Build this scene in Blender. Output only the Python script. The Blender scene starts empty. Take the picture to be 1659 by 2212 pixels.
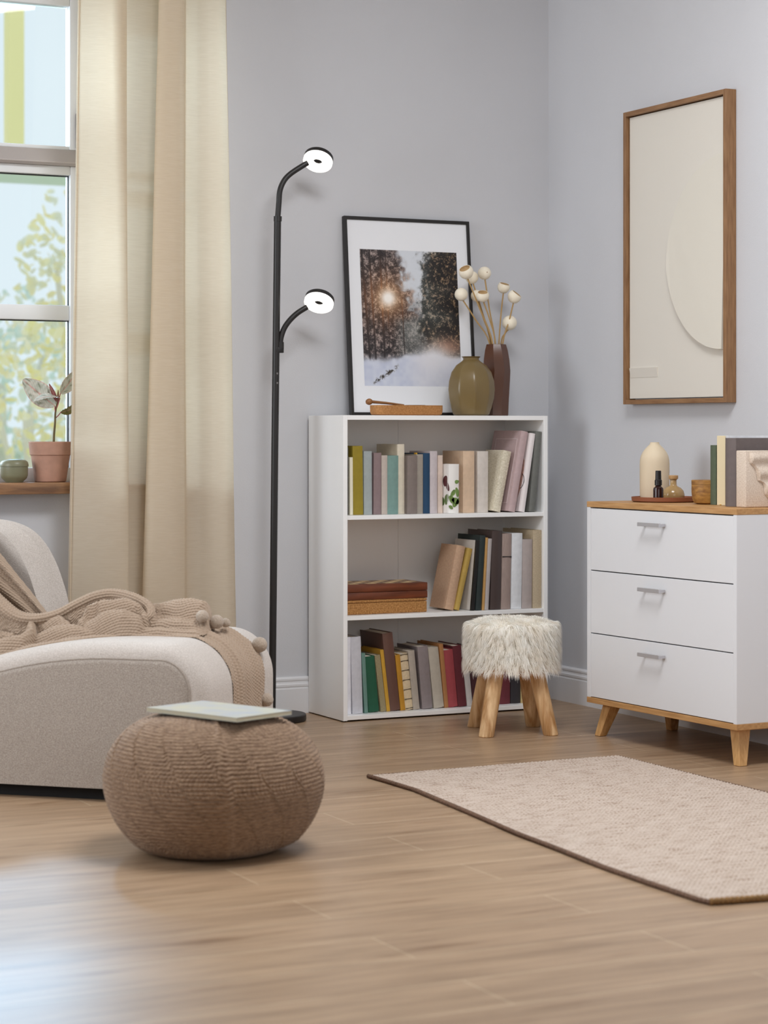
import bpy, bmesh, math, random
import numpy as np
from mathutils import Vector, Matrix
random.seed(7); rng = np.random.default_rng(7)
C = bpy.context.scene.collection
scene = bpy.context.scene
PI = math.pi
def R(d): return math.radians(d)

# ------------------------------------------------------------------ camera, light, exposure
cam_data = bpy.data.cameras.new('camera'); cam = bpy.data.objects.new('camera', cam_data); C.objects.link(cam)
cam.location = (0, 0, 1.0073); cam.rotation_euler = (R(90), 0, R(-26.4191))
cam_data.sensor_fit = 'HORIZONTAL'; cam_data.sensor_width = 36
cam_data.lens = 4744.94/1659*36
cam_data.shift_y = -(1106-929.86)/1659
cam_data.clip_start = .05; cam_data.clip_end = 200
cam_data.dof.use_dof = True; cam_data.dof.focus_distance = 7.2; cam_data.dof.aperture_fstop = 5.6
scene.camera = cam
scene.view_settings.view_transform = 'Standard'; scene.view_settings.look = 'None'
scene.view_settings.gamma = 1; scene.view_settings.use_curve_mapping = False
scene.view_settings.exposure = -0.10
scene.cycles.use_denoising = True
scene.cycles.max_bounces = 10; scene.cycles.diffuse_bounces = 8; scene.cycles.transmission_bounces = 6; scene.cycles.transparent_max_bounces = 8
scene.cycles.caustics_reflective = False; scene.cycles.caustics_refractive = False
scene.cycles.sample_clamp_indirect = 6

world = bpy.data.worlds.new('sky'); scene.world = world; world.use_nodes = True
wb = world.node_tree.nodes['Background']
wb.inputs[0].default_value = (.85, .945, 1.0, 1); wb.inputs[1].default_value = 1.04

def sun(dirv, energy, col, angle):
    l = bpy.data.lights.new('daylight_sun', 'SUN'); l.energy = energy; l.color = col; l.angle = R(angle)
    o = bpy.data.objects.new('daylight_sun', l); C.objects.link(o)
    o.rotation_euler = Vector(dirv).to_track_quat('-Z', 'Y').to_euler(); return o
def area(name, loc, tgt, sx, sy, energy, col, spread=180):
    l = bpy.data.lights.new(name, 'AREA'); l.shape = 'RECTANGLE'; l.size = sx; l.size_y = sy; l.energy = energy; l.color = col; l.spread = R(spread)
    o = bpy.data.objects.new(name, l); C.objects.link(o); o.location = loc
    o.rotation_euler = (Vector(tgt)-Vector(loc)).to_track_quat('-Z', 'Y').to_euler(); return o
sun((-.27*.906, -.963*.906, -.423), .75, (.40, .69, 1.0), 6)
area('window_skylight', (1.15, 8.25, 2.1), (2.7, 5.4, .7), 2.0, 2.2, 160, (.74, .88, 1.0))
area('left_window_daylight', (-1.5, 5.9, 1.7), (3.5, 6.2, .8), 2.0, 1.9, 82, (.91, .95, 1.0))
area('right_window_daylight', (4.12, 1.9, 1.75), (2.6, 6.2, .9), 2.2, 1.8, 5, (1.0, .98, .95))
area('rear_window_daylight', (.6, -1.1, 1.8), (2.8, 6.5, 1.1), 2.4, 1.7, 24, (.97, .97, 1.0))
area('ceiling_fill', (2.7, 4.4, 3.06), (2.75, 4.45, 0), 1.1, 1.1, 74, (.97, .98, 1.0))  # added overhead fill to brighten upward faces, no fixture modelled

# ------------------------------------------------------------------ helpers
def lin(h):
    h = h.lstrip('#'); o = []
    for i in (0, 2, 4):
        c = int(h[i:i+2], 16)/255; o.append(c/12.92 if c <= .04045 else ((c+.055)/1.055)**2.4)
    return (*o, 1)
def mat(name, col, rough=.6, bump=0, bscale=200, var=0, vscale=30, stretch=(1, 1, 1), metal=0, spec=.5, col2=None, sheen=0, detail=3):
    m = bpy.data.materials.new(name); m.use_nodes = True; nt = m.node_tree; n = nt.nodes; L = nt.links
    b = n['Principled BSDF']; b.inputs['Roughness'].default_value = rough; b.inputs['Metallic'].default_value = metal
    b.inputs['Specular IOR Level'].default_value = spec
    if sheen: b.inputs['Sheen Weight'].default_value = sheen
    c = lin(col); b.inputs['Base Color'].default_value = c
    tc = n.new('ShaderNodeTexCoord'); mp = n.new('ShaderNodeMapping'); mp.inputs['Scale'].default_value = stretch
    L.new(tc.outputs['Object'], mp.inputs[0])
    if var or col2:
        no = n.new('ShaderNodeTexNoise'); no.inputs['Scale'].default_value = vscale; no.inputs['Detail'].default_value = detail
        L.new(mp.outputs[0], no.inputs[0])
        r = n.new('ShaderNodeValToRGB'); r.color_ramp.elements[0].position = .32; r.color_ramp.elements[1].position = .68
        if col2: a, z = lin(col2), c
        else: a = tuple(x*(1-var) for x in c[:3])+(1,); z = tuple(min(1, x*(1+var)) for x in c[:3])+(1,)
        r.color_ramp.elements[0].color = a; r.color_ramp.elements[1].color = z
        L.new(no.outputs[0], r.inputs[0]); L.new(r.outputs[0], b.inputs['Base Color'])
    if bump:
        no2 = n.new('ShaderNodeTexNoise'); no2.inputs['Scale'].default_value = bscale; no2.inputs['Detail'].default_value = 3
        L.new(mp.outputs[0], no2.inputs[0])
        bp = n.new('ShaderNodeBump'); bp.inputs['Strength'].default_value = bump; bp.inputs['Distance'].default_value = .004
        L.new(no2.outputs[0], bp.inputs['Height']); L.new(bp.outputs[0], b.inputs['Normal'])
    return m
def woodmat(name, c1, c2, stretch=(1, 12, 12), vscale=6, rough=.5, bump=.1):
    m = mat(name, c1, rough, bump, 60, 0, vscale, stretch, col2=c2, detail=6); return m

def finish(o, me, material, parent, smooth):
    if material: me.materials.append(material)
    if smooth is not None:
        me.shade_smooth() if hasattr(me, 'shade_smooth') else None
        if smooth < 180: me.set_sharp_from_angle(angle=R(smooth))
    C.objects.link(o)
    if parent: o.parent = parent
    return o
def obj(name, bm, material, parent=None, smooth=40, loc=(0, 0, 0), rot=(0, 0, 0)):
    me = bpy.data.meshes.new(name); bm.normal_update(); bm.to_mesh(me); bm.free()
    o = bpy.data.objects.new(name, me); o.location = loc; o.rotation_euler = rot
    return finish(o, me, material, parent, smooth)
def pyobj(name, V, F, material, parent=None, smooth=180, loc=(0, 0, 0), rot=(0, 0, 0)):
    me = bpy.data.meshes.new(name); V = np.asarray(V, dtype=np.float32); F = np.asarray(F, dtype=np.int32)
    k = F.shape[1]; me.vertices.add(len(V)); me.vertices.foreach_set('co', V.ravel())
    me.loops.add(F.size); me.loops.foreach_set('vertex_index', F.ravel())
    me.polygons.add(len(F)); me.polygons.foreach_set('loop_start', np.arange(0, F.size, k, dtype=np.int32))
    me.update(calc_edges=True); me.validate()
    o = bpy.data.objects.new(name, me); o.location = loc; o.rotation_euler = rot
    return finish(o, me, material, parent, smooth)
def gridF(nu, nv, wrap_v=False, off=0):
    i = np.arange(nu-1)[:, None]; j = np.arange(nv if wrap_v else nv-1)[None, :]
    j2 = (j+1) % nv
    return (np.stack([i*nv+j, (i+1)*nv+j, (i+1)*nv+j2, i*nv+j2], -1).reshape(-1, 4)+off)
def tag(o, label=None, cat=None, group=None, kind=None):
    if label: o['label'] = label
    if cat: o['category'] = cat
    if group: o['group'] = group
    if kind: o['kind'] = kind
    return o
def thing(name, label, cat, loc=(0, 0, 0), rz=0, group=None, rot=None):
    o = bpy.data.objects.new(name, None); C.objects.link(o); o.location = loc; o.rotation_euler = rot or (0, 0, rz)
    o.empty_display_size = .05
    return tag(o, label, cat, group)
def B(): return bmesh.new()
def add_box(bm, x0, x1, y0, y1, z0, z1, bev=0, seg=2, M=None):
    t = bmesh.new()
    bmesh.ops.create_cube(t, size=1)
    for v in t.verts: v.co = Vector(((x0+x1)/2+v.co.x*(x1-x0), (y0+y1)/2+v.co.y*(y1-y0), (z0+z1)/2+v.co.z*(z1-z0)))
    if bev: bmesh.ops.bevel(t, geom=list(t.edges), offset=bev, segments=seg, profile=.5, affect='EDGES')
    merge(bm, t, M)
def merge(bm, t, M=None):
    if M is not None: t.transform(M)
    me = bpy.data.meshes.new('tmp'); t.to_mesh(me); t.free(); bm.from_mesh(me); bpy.data.meshes.remove(me)
def add_prism(bm, pts, a, b, axis='z', bev=0, M=None):
    t = bmesh.new()
    f = {'z': lambda p, h: (p[0], p[1], h), 'y': lambda p, h: (p[0], h, p[1]), 'x': lambda p, h: (h, p[0], p[1])}[axis]
    v0 = [t.verts.new(f(p, a)) for p in pts]; v1 = [t.verts.new(f(p, b)) for p in pts]; n = len(pts)
    t.faces.new(v0[::-1]); t.faces.new(v1)
    for i in range(n): t.faces.new((v0[i], v0[(i+1) % n], v1[(i+1) % n], v1[i]))
    bmesh.ops.recalc_face_normals(t, faces=t.faces)
    if bev: bmesh.ops.bevel(t, geom=list(t.edges), offset=bev, segments=2, profile=.5, affect='EDGES')
    merge(bm, t, M)
def add_lathe(bm, prof, n=40, M=None, rfun=None, cap=True):
    t = bmesh.new(); rings = []
    for r, z in prof:
        if r < 1e-5: rings.append([t.verts.new((0, 0, z))])
        else: rings.append([t.verts.new(((r if rfun is None else r*rfun(2*PI*k/n, z))*math.cos(2*PI*k/n), (r if rfun is None else r*rfun(2*PI*k/n, z))*math.sin(2*PI*k/n), z)) for k in range(n)])
    for a, b in zip(rings, rings[1:]):
        if len(a) == 1 and len(b) == 1: continue
        for k in range(n):
            k2 = (k+1) % n
            if len(a) == 1: t.faces.new((a[0], b[k2], b[k]))
            elif len(b) == 1: t.faces.new((a[k], a[k2], b[0]))
            else: t.faces.new((a[k], a[k2], b[k2], b[k]))
    if cap:
        if len(rings[0]) > 1: t.faces.new(rings[0][::-1])
        if len(rings[-1]) > 1: t.faces.new(rings[-1])
    bmesh.ops.recalc_face_normals(t, faces=t.faces)
    merge(bm, t, M)
def catmull(P, n):
    P = np.asarray(P, float); m = len(P); Q = np.vstack([2*P[0]-P[1], P, 2*P[-1]-P[-2]]); out = []
    for t in np.linspace(0, m-1-1e-9, n):
        i = int(t); s = t-i; p0, p1, p2, p3 = Q[i], Q[i+1], Q[i+2], Q[i+3]
        out.append(.5*((2*p1)+(-p0+p2)*s+(2*p0-5*p1+4*p2-p3)*s*s+(-p0+3*p1-3*p2+p3)*s**3))
    return np.array(out)
def frames(P):
    T = np.gradient(P, axis=0); T /= np.linalg.norm(T, axis=1)[:, None]+1e-12
    up = np.array([0, 0, 1.]) if abs(T[0][2]) < .9 else np.array([1., 0, 0])
    N = []; nrm = up-T[0]*np.dot(up, T[0]); nrm /= np.linalg.norm(nrm)
    for t in T:
        nrm = nrm-t*np.dot(nrm, t); nrm /= np.linalg.norm(nrm)+1e-12; N.append(nrm.copy())
    N = np.array(N); return T, N, np.cross(T, N)
def tubeVF(P, rad, k=12, off=0):
    P = np.asarray(P, float); n = len(P); rad = np.broadcast_to(np.asarray(rad, float), (n,))
    T, N, Bn = frames(P); th = np.arange(k)*2*PI/k
    V = P[:, None]+rad[:, None, None]*(np.cos(th)[None, :, None]*N[:, None]+np.sin(th)[None, :, None]*Bn[:, None])
    return V.reshape(-1, 3), gridF(n, k, True, off)
def add_tube(bm, P, rad, k=12, smooth_n=0):
    if smooth_n:
        if np.ndim(rad): A = catmull(np.column_stack([P, rad]), smooth_n); P, rad = A[:, :3], A[:, 3]
        else: P = catmull(P, smooth_n)
    V, F = tubeVF(P, rad, k); vs = [bm.verts.new(v) for v in V]
    for f in F: bm.faces.new([vs[i] for i in f])
    bm.faces.new(vs[:k][::-1]); bm.faces.new(vs[-k:])
    bmesh.ops.recalc_face_normals(bm, faces=bm.faces)
def tobj(name, parts, material, parent=None, smooth=60):
    """parts: list of (points, radius) tubes joined into one mesh"""
    Vs, Fs, o = [], [], 0; caps = B()
    for P, r in parts:
        add_tube(caps, P, r, 12)
    return obj(name, caps, material, parent, smooth)
def struct(o): o['kind'] = 'structure'; return o

# ------------------------------------------------------------------ shared materials
M_wall = mat('wall_paint', '#cbccd0', .85, .10, 260, .012, 3)
M_white = mat('white_lacquer', '#f6f6f5', .30, 0); M_white2 = mat('white_dresser_lacquer', '#e2e3e6', .32, 0)
M_trim = mat('white_trim_paint', '#dedee0', .45)
M_frame = mat('white_window_paint', '#eef1f4', .5)
M_black = mat('black_metal', '#1d1a19', .42)
M_gasket = mat('black_gasket', '#15151a', .6)
M_pages = mat('paper_pages', '#d9d0c2', .85, .2, 900, stretch=(30, 1, 1))
M_oak = woodmat('oak_board', '#c79a66', '#ad7f4c', (10, 1.2, 14), 9)
M_oakleg = woodmat('oak_leg', '#d8ac74', '#bb8c54', (14, 14, 1.5), 9)

# floor: oak planks along X
def floor_mat():
    m = bpy.data.materials.new('oak_plank_floor'); m.use_nodes = True; nt = m.node_tree; n = nt.nodes; L = nt.links; b = n['Principled BSDF']
    tc = n.new('ShaderNodeTexCoord')
    br = n.new('ShaderNodeTexBrick'); br.offset = .37; br.inputs['Scale'].default_value = 1; br.inputs['Brick Width'].default_value = 1.38; br.inputs['Row Height'].default_value = .19
    br.inputs['Mortar Size'].default_value = .0016; br.inputs['Mortar Smooth'].default_value = .2
    br.inputs['Color1'].default_value = lin('#aa9075'); br.inputs['Color2'].default_value = lin('#a3896f'); br.inputs['Mortar'].default_value = lin('#c6b296')
    mp0 = n.new('ShaderNodeMapping'); mp0.inputs['Location'].default_value = (.33, .07, 0)
    L.new(tc.outputs['Object'], mp0.inputs[0]); L.new(mp0.outputs[0], br.inputs[0])
    mp = n.new('ShaderNodeMapping'); mp.inputs['Scale'].default_value = (1.1, 13, 1); L.new(tc.outputs['Object'], mp.inputs[0])
    no = n.new('ShaderNodeTexNoise'); no.inputs['Scale'].default_value = 2.2; no.inputs['Detail'].default_value = 7; no.inputs['Roughness'].default_value = .62; no.inputs['Distortion'].default_value = .5
    L.new(mp.outputs[0], no.inputs[0])
    r = n.new('ShaderNodeValToRGB'); r.color_ramp.elements[0].position = .3; r.color_ramp.elements[1].position = .72
    r.color_ramp.elements[0].color = (.70, .66, .62, 1); r.color_ramp.elements[1].color = (1.14, 1.13, 1.12, 1)
    L.new(no.outputs[0], r.inputs[0])
    mx = n.new('ShaderNodeMix'); mx.data_type = 'RGBA'; mx.blend_type = 'MULTIPLY'; mx.inputs[0].default_value = 1
    L.new(br.outputs[0], mx.inputs[6]); L.new(r.outputs[0], mx.inputs[7])
    # knots: sparse darker streaks
    mp2 = n.new('ShaderNodeMapping'); mp2.inputs['Scale'].default_value = (2.2, 16, 1); mp2.inputs['Location'].default_value = (3.1, 1.2, 0); L.new(tc.outputs['Object'], mp2.inputs[0])
    no2 = n.new('ShaderNodeTexNoise'); no2.inputs['Scale'].default_value = 1.3; no2.inputs['Detail'].default_value = 5; L.new(mp2.outputs[0], no2.inputs[0])
    r2 = n.new('ShaderNodeValToRGB'); r2.color_ramp.elements[0].position = .60; r2.color_ramp.elements[1].position = .74; r2.color_ramp.elements[0].color = (1, 1, 1, 1); r2.color_ramp.elements[1].color = (.66, .58, .5, 1)
    L.new(no2.outputs[0], r2.inputs[0])
    mx2 = n.new('ShaderNodeMix'); mx2.data_type = 'RGBA'; mx2.blend_type = 'MULTIPLY'; mx2.inputs[0].default_value = 1
    L.new(mx.outputs[2], mx2.inputs[6]); L.new(r2.outputs[0], mx2.inputs[7]); L.new(mx2.outputs[2], b.inputs['Base Color'])
    b.inputs['Roughness'].default_value = .38; b.inputs['Specular IOR Level'].default_value = .5
    bp = n.new('ShaderNodeBump'); bp.inputs['Strength'].default_value = .12; bp.inputs['Distance'].default_value = .002; L.new(no.outputs[0], bp.inputs['Height']); L.new(bp.outputs[0], b.inputs['Normal'])
    return m

# ------------------------------------------------------------------ room shell
YB, XR, XL, YF, ZC = 7.155, 4.248, -1.6, -1.3, 3.1
WX0, WX1, WZ0, WZ1 = .85, 2.88, .795, 2.74
bm = B(); add_box(bm, XL-.3, XR+.3, YF-.3, YB+.3, -.15, 0); struct(obj('floor', bm, floor_mat(), smooth=None))
bm = B(); add_box(bm, XL-.3, XR+.3, YF-.3, YB+.3, ZC, ZC+.15); struct(obj('ceiling', bm, mat('ceiling_paint', '#d8d7d5', .9), smooth=None))
bm = B()
for x0, x1, z0, z1 in ((XL-.3, WX0, 0, ZC), (WX1, XR+.3, 0, ZC), (WX0, WX1, 0, WZ0), (WX0, WX1, WZ1, ZC)): add_box(bm, x0, x1, YB, YB+.3, z0, z1)
struct(obj('wall_back', bm, M_wall, smooth=None))
bm = B()
for y0, y1, z0, z1 in ((YF-.3, .7, 0, ZC), (3.1, YB, 0, ZC), (.7, 3.1, 0, .8), (.7, 3.1, 2.7, ZC)): add_box(bm, XR, XR+.3, y0, y1, z0, z1)
struct(obj('wall_right', bm, M_wall, smooth=None))
bm = B()
for y0, y1, z0, z1 in ((YF-.3, 4.8, 0, ZC), (6.95, YB, 0, ZC), (4.8, 6.95, 0, .7), (4.8, 6.95, 2.7, ZC)): add_box(bm, XL-.3, XL, y0, y1, z0, z1)
struct(obj('wall_left', bm, M_wall, smooth=None))
bm = B()
for x0, x1, z0, z1 in ((XL, -.7, 0, ZC), (1.9, XR, 0, ZC), (-.7, 1.9, 0, .9), (-.7, 1.9, 2.7, ZC)): add_box(bm, x0, x1, YF-.3, YF, z0, z1)
struct(obj('wall_front', bm, M_wall, smooth=None))
prof = [(0, 0), (.016, 0), (.016, .088), (.0135, .090), (.0135, .094), (.0155, .097), (.0155, .104), (.011, .108), (.010, .114), (.0125, .118), (.0125, .124), (.006, .13), (0, .13)]
bm = B(); add_prism(bm, [(YB-a, z) for a, z in prof], XL, XR, 'x'); struct(obj('baseboard_back', bm, M_trim, smooth=20))
bm = B(); add_prism(bm, [(XR-a, z) for a, z in prof], .0, YB-.016, 'y'); struct(obj('baseboard_right', bm, M_trim, smooth=20))

# window
def glass_mat():
    m = bpy.data.materials.new('window_glass'); m.use_nodes = True; nt = m.node_tree; n = nt.nodes; L = nt.links
    n.remove(n['Principled BSDF']); o = n['Material Output']
    t = n.new('ShaderNodeBsdfTransparent'); t.inputs[0].default_value = (.96, .985, .99, 1)
    g = n.new('ShaderNodeBsdfGlossy'); g.inputs['Roughness'].default_value = .02
    f = n.new('ShaderNodeFresnel'); f.inputs[0].default_value = 1.35
    x = n.new('ShaderNodeMixShader'); L.new(f.outputs[0], x.inputs[0]); L.new(t.outputs[0], x.inputs[1]); L.new(g.outputs[0], x.inputs[2]); L.new(x.outputs[0], o.inputs[0])
    return m
M_glass = glass_mat()
win = bpy.data.objects.new('window_1', None); C.objects.link(win); win.location = (1.86, 7.27, WZ0); win['kind'] = 'structure'; win['label'] = 'white wooden casement window with transom and glazing bar over the sill'
def wpart(name, bm, m, smooth=30):
    o = obj(name, bm, m, None, smooth); o.data.transform(Matrix.Translation((-1.86, -7.27, -WZ0))); o.parent = win; return o
bm = B()                                                     # outer frame, mullion, transom
add_box(bm, WX0, WX0+.05, 7.255, 7.335, WZ0, WZ1, .003); add_box(bm, WX1-.05, WX1, 7.255, 7.335, WZ0, WZ1, .003)
add_box(bm, WX0+.05, WX1-.05, 7.255, 7.335, WZ0, .828, .003); add_box(bm, WX0+.05, WX1-.05, 7.255, 7.335, WZ1-.12, WZ1, .003)
add_box(bm, 2.437, 2.50, 7.25, 7.335, .828, WZ1-.12, .003); add_box(bm, 1.28, 1.34, 7.25, 7.335, .828, WZ1-.12, .003)
wpart('window_frame', bm, M_frame)
bm = B()
add_prism(bm, [(7.335, 1.915), (7.225, 1.915), (7.215, 1.922), (7.215, 1.926), (7.25, 1.972), (7.335, 1.972)], .9, 2.44, 'x')
wpart('transom_bar', bm, mat('transom_paint', '#b9b1ad', .6))
for sx0, sx1 in ((1.34, 2.437), (.90, 1.28), (2.50, 2.83)):
    bm = B()                                                 # lower sash: stiles, rails, glazing bar
    add_box(bm, sx0, sx0+.042, 7.245, 7.30, .83, 1.915, .004); add_box(bm, sx1-.042, sx1, 7.245, 7.30, .83, 1.915, .004)
    add_box(bm, sx0+.042, sx1-.042, 7.245, 7.30, .83, .88, .004); add_box(bm, sx0+.042, sx1-.042, 7.245, 7.30, 1.884, 1.915, .004)
    add_box(bm, sx0+.042, sx1-.042, 7.252, 7.30, 1.385, 1.438, .006)
    s = wpart('sash', bm, M_frame)
    bm = B()
    for za, zb in ((.88, 1.385), (1.438, 1.884)):
        for xa, xb, zc, zd in ((sx0+.042, sx0+.0445, za, zb), (sx1-.0445, sx1-.042, za, zb), (sx0+.0445, sx1-.0445, zb-.003, zb)):
            add_box(bm, xa, xb, 7.262, 7.28, zc, zd)
    wpart('gasket', bm, M_gasket)
    bm = B(); add_box(bm, sx0+.046, sx1-.046, 7.272, 7.276, .88, 1.385); add_box(bm, sx0+.046, sx1-.046, 7.272, 7.276, 1.438, 1.88); wpart('glass_pane', bm, M_glass, None)
    bm = B()                                                 # upper fanlight sash
    add_box(bm, sx0, sx0+.042, 7.25, 7.30, 1.972, WZ1-.12, .004); add_box(bm, sx1-.042, sx1, 7.25, 7.30, 1.972, WZ1-.12, .004)
    add_box(bm, sx0+.042, sx1-.042, 7.25, 7.30, 2.466, WZ1-.12, .004); add_box(bm, sx0+.042, sx1-.042, 7.255, 7.30, 1.972, 1.985, .003)
    wpart('upper_sash', bm, M_frame)
    bm = B(); add_box(bm, sx0+.042, sx1-.042, 7.272, 7.276, 1.985, 2.466); wpart('upper_glass_pane', bm, M_glass, None)
bm = B(); add_box(bm, 2.413, 2.433, 7.215, 7.249, 1.975, 2.10, .006); wpart('window_latch', bm, mat('latch_grey', '#8f8983', .4))
M_sill = woodmat('sill_wood', '#a77c55', '#6d4d36', (1.2, 9, 9), 5, .55, .25)
bm = B(); add_box(bm, WX0, 2.835, 7.068, 7.254, .795, .833, .003); t1 = struct(obj('trim_1', bm, M_sill)); t1['label'] = 'rough brown wooden window sill board'

# ------------------------------------------------------------------ outdoors
def foliage(name, cx, cy, cz, rx, ry, rz, n, size, cols, label, tr_col, group):
    root = thing(name, label, 'tree', (cx, cy, -.6), 0, group)
    P = rng.normal(size=(n, 3)); P /= np.linalg.norm(P, axis=1)[:, None]; P *= rng.uniform(.25, 1, (n, 1))**.5
    P = P*[rx, ry, rz]+[0, 0, cz+.6]
    a = rng.normal(size=(n, 3)); a /= np.linalg.norm(a, axis=1)[:, None]; b = np.cross(a, rng.normal(size=(n, 3))); b /= np.linalg.norm(b, axis=1)[:, None]
    s = size*rng.uniform(.6, 1.3, (n, 1))
    V = np.stack([P+a*s*math.cos(k)+b*s*.6*math.sin(k) for k in np.arange(8)*PI/4], 1).reshape(-1, 3); F = np.arange(8*n).reshape(-1, 8)
    m = bpy.data.materials.new(name+'_leaf'); m.use_nodes = True; nt = m.node_tree; nd = nt.nodes; L = nt.links
    nd.remove(nd['Principled BSDF']); o = nd['Material Output']
    g = nd.new('ShaderNodeTexCoord'); no = nd.new('ShaderNodeTexNoise'); no.inputs['Scale'].default_value = 3.2
    L.new(g.outputs['Object'], no.inputs[0]); rp = nd.new('ShaderNodeValToRGB'); L.new(no.outputs[0], rp.inputs[0])
    rp.color_ramp.elements[0].position = .42; rp.color_ramp.elements[1].position = .58
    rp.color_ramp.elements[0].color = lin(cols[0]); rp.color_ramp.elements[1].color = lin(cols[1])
    d = nd.new('ShaderNodeBsdfDiffuse'); t = nd.new('ShaderNodeBsdfTranslucent'); x = nd.new('ShaderNodeMixShader'); x.inputs[0].default_value = .55
    for q in (d, t): L.new(rp.outputs[0], q.inputs[0])
    L.new(d.outputs[0], x.inputs[1]); L.new(t.outputs[0], x.inputs[2]); L.new(x.outputs[0], o.inputs[0])
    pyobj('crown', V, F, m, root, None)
    tobj('trunk', [([(0, 0, 0), (.03, 0, cz*.5), (0, .05, cz+.6)], .05), ([(.02, 0, cz*.45), (rx*.35, 0, cz+.9)], .028), ([(.02, 0, cz*.4), (-rx*.35, 0, cz+.8)], .028)], mat(name+'_bark', tr_col, .9), root)
    return root
G = 'autumn trees outside the window'
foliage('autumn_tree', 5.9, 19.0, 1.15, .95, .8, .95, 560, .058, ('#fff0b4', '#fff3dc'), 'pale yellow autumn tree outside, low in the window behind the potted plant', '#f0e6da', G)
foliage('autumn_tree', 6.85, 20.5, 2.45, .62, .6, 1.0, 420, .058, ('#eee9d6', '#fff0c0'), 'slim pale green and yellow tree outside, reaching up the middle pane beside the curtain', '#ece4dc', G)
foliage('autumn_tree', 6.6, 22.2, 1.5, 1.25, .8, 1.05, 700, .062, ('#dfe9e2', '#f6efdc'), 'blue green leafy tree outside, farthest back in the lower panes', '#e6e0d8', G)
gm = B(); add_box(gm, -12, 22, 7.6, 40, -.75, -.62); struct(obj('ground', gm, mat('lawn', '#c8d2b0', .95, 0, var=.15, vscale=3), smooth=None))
bal = thing('balcony', 'pale balcony outside with one yellow post seen through the upper window pane', 'balcony', (6.4, 18.3, -.62))
M_bal = mat('balcony_white', '#eef1f3', .8); M_yel = mat('yellow_post_paint', '#fff0b0', .8)
bm = B(); add_box(bm, -3.2, 3.2, -.45, .45, 3.80, 3.88); obj('slab', bm, M_bal, bal, None)
for x in (-3.0, 3.0): bm = B(); add_box(bm, x-.08, x+.08, -.4, -.24, 0, 3.80); obj('column', bm, M_bal, bal, None)
bm = B(); add_box(bm, -1.03, -.89, -.42, -.28, 3.88, 6.6, .01); obj('post', bm, M_yel, bal, None)
bm = B(); add_box(bm, -3.2, 3.2, -.45, .45, 6.6, 6.75); obj('roof_slab', bm, M_bal, bal, None)

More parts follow.
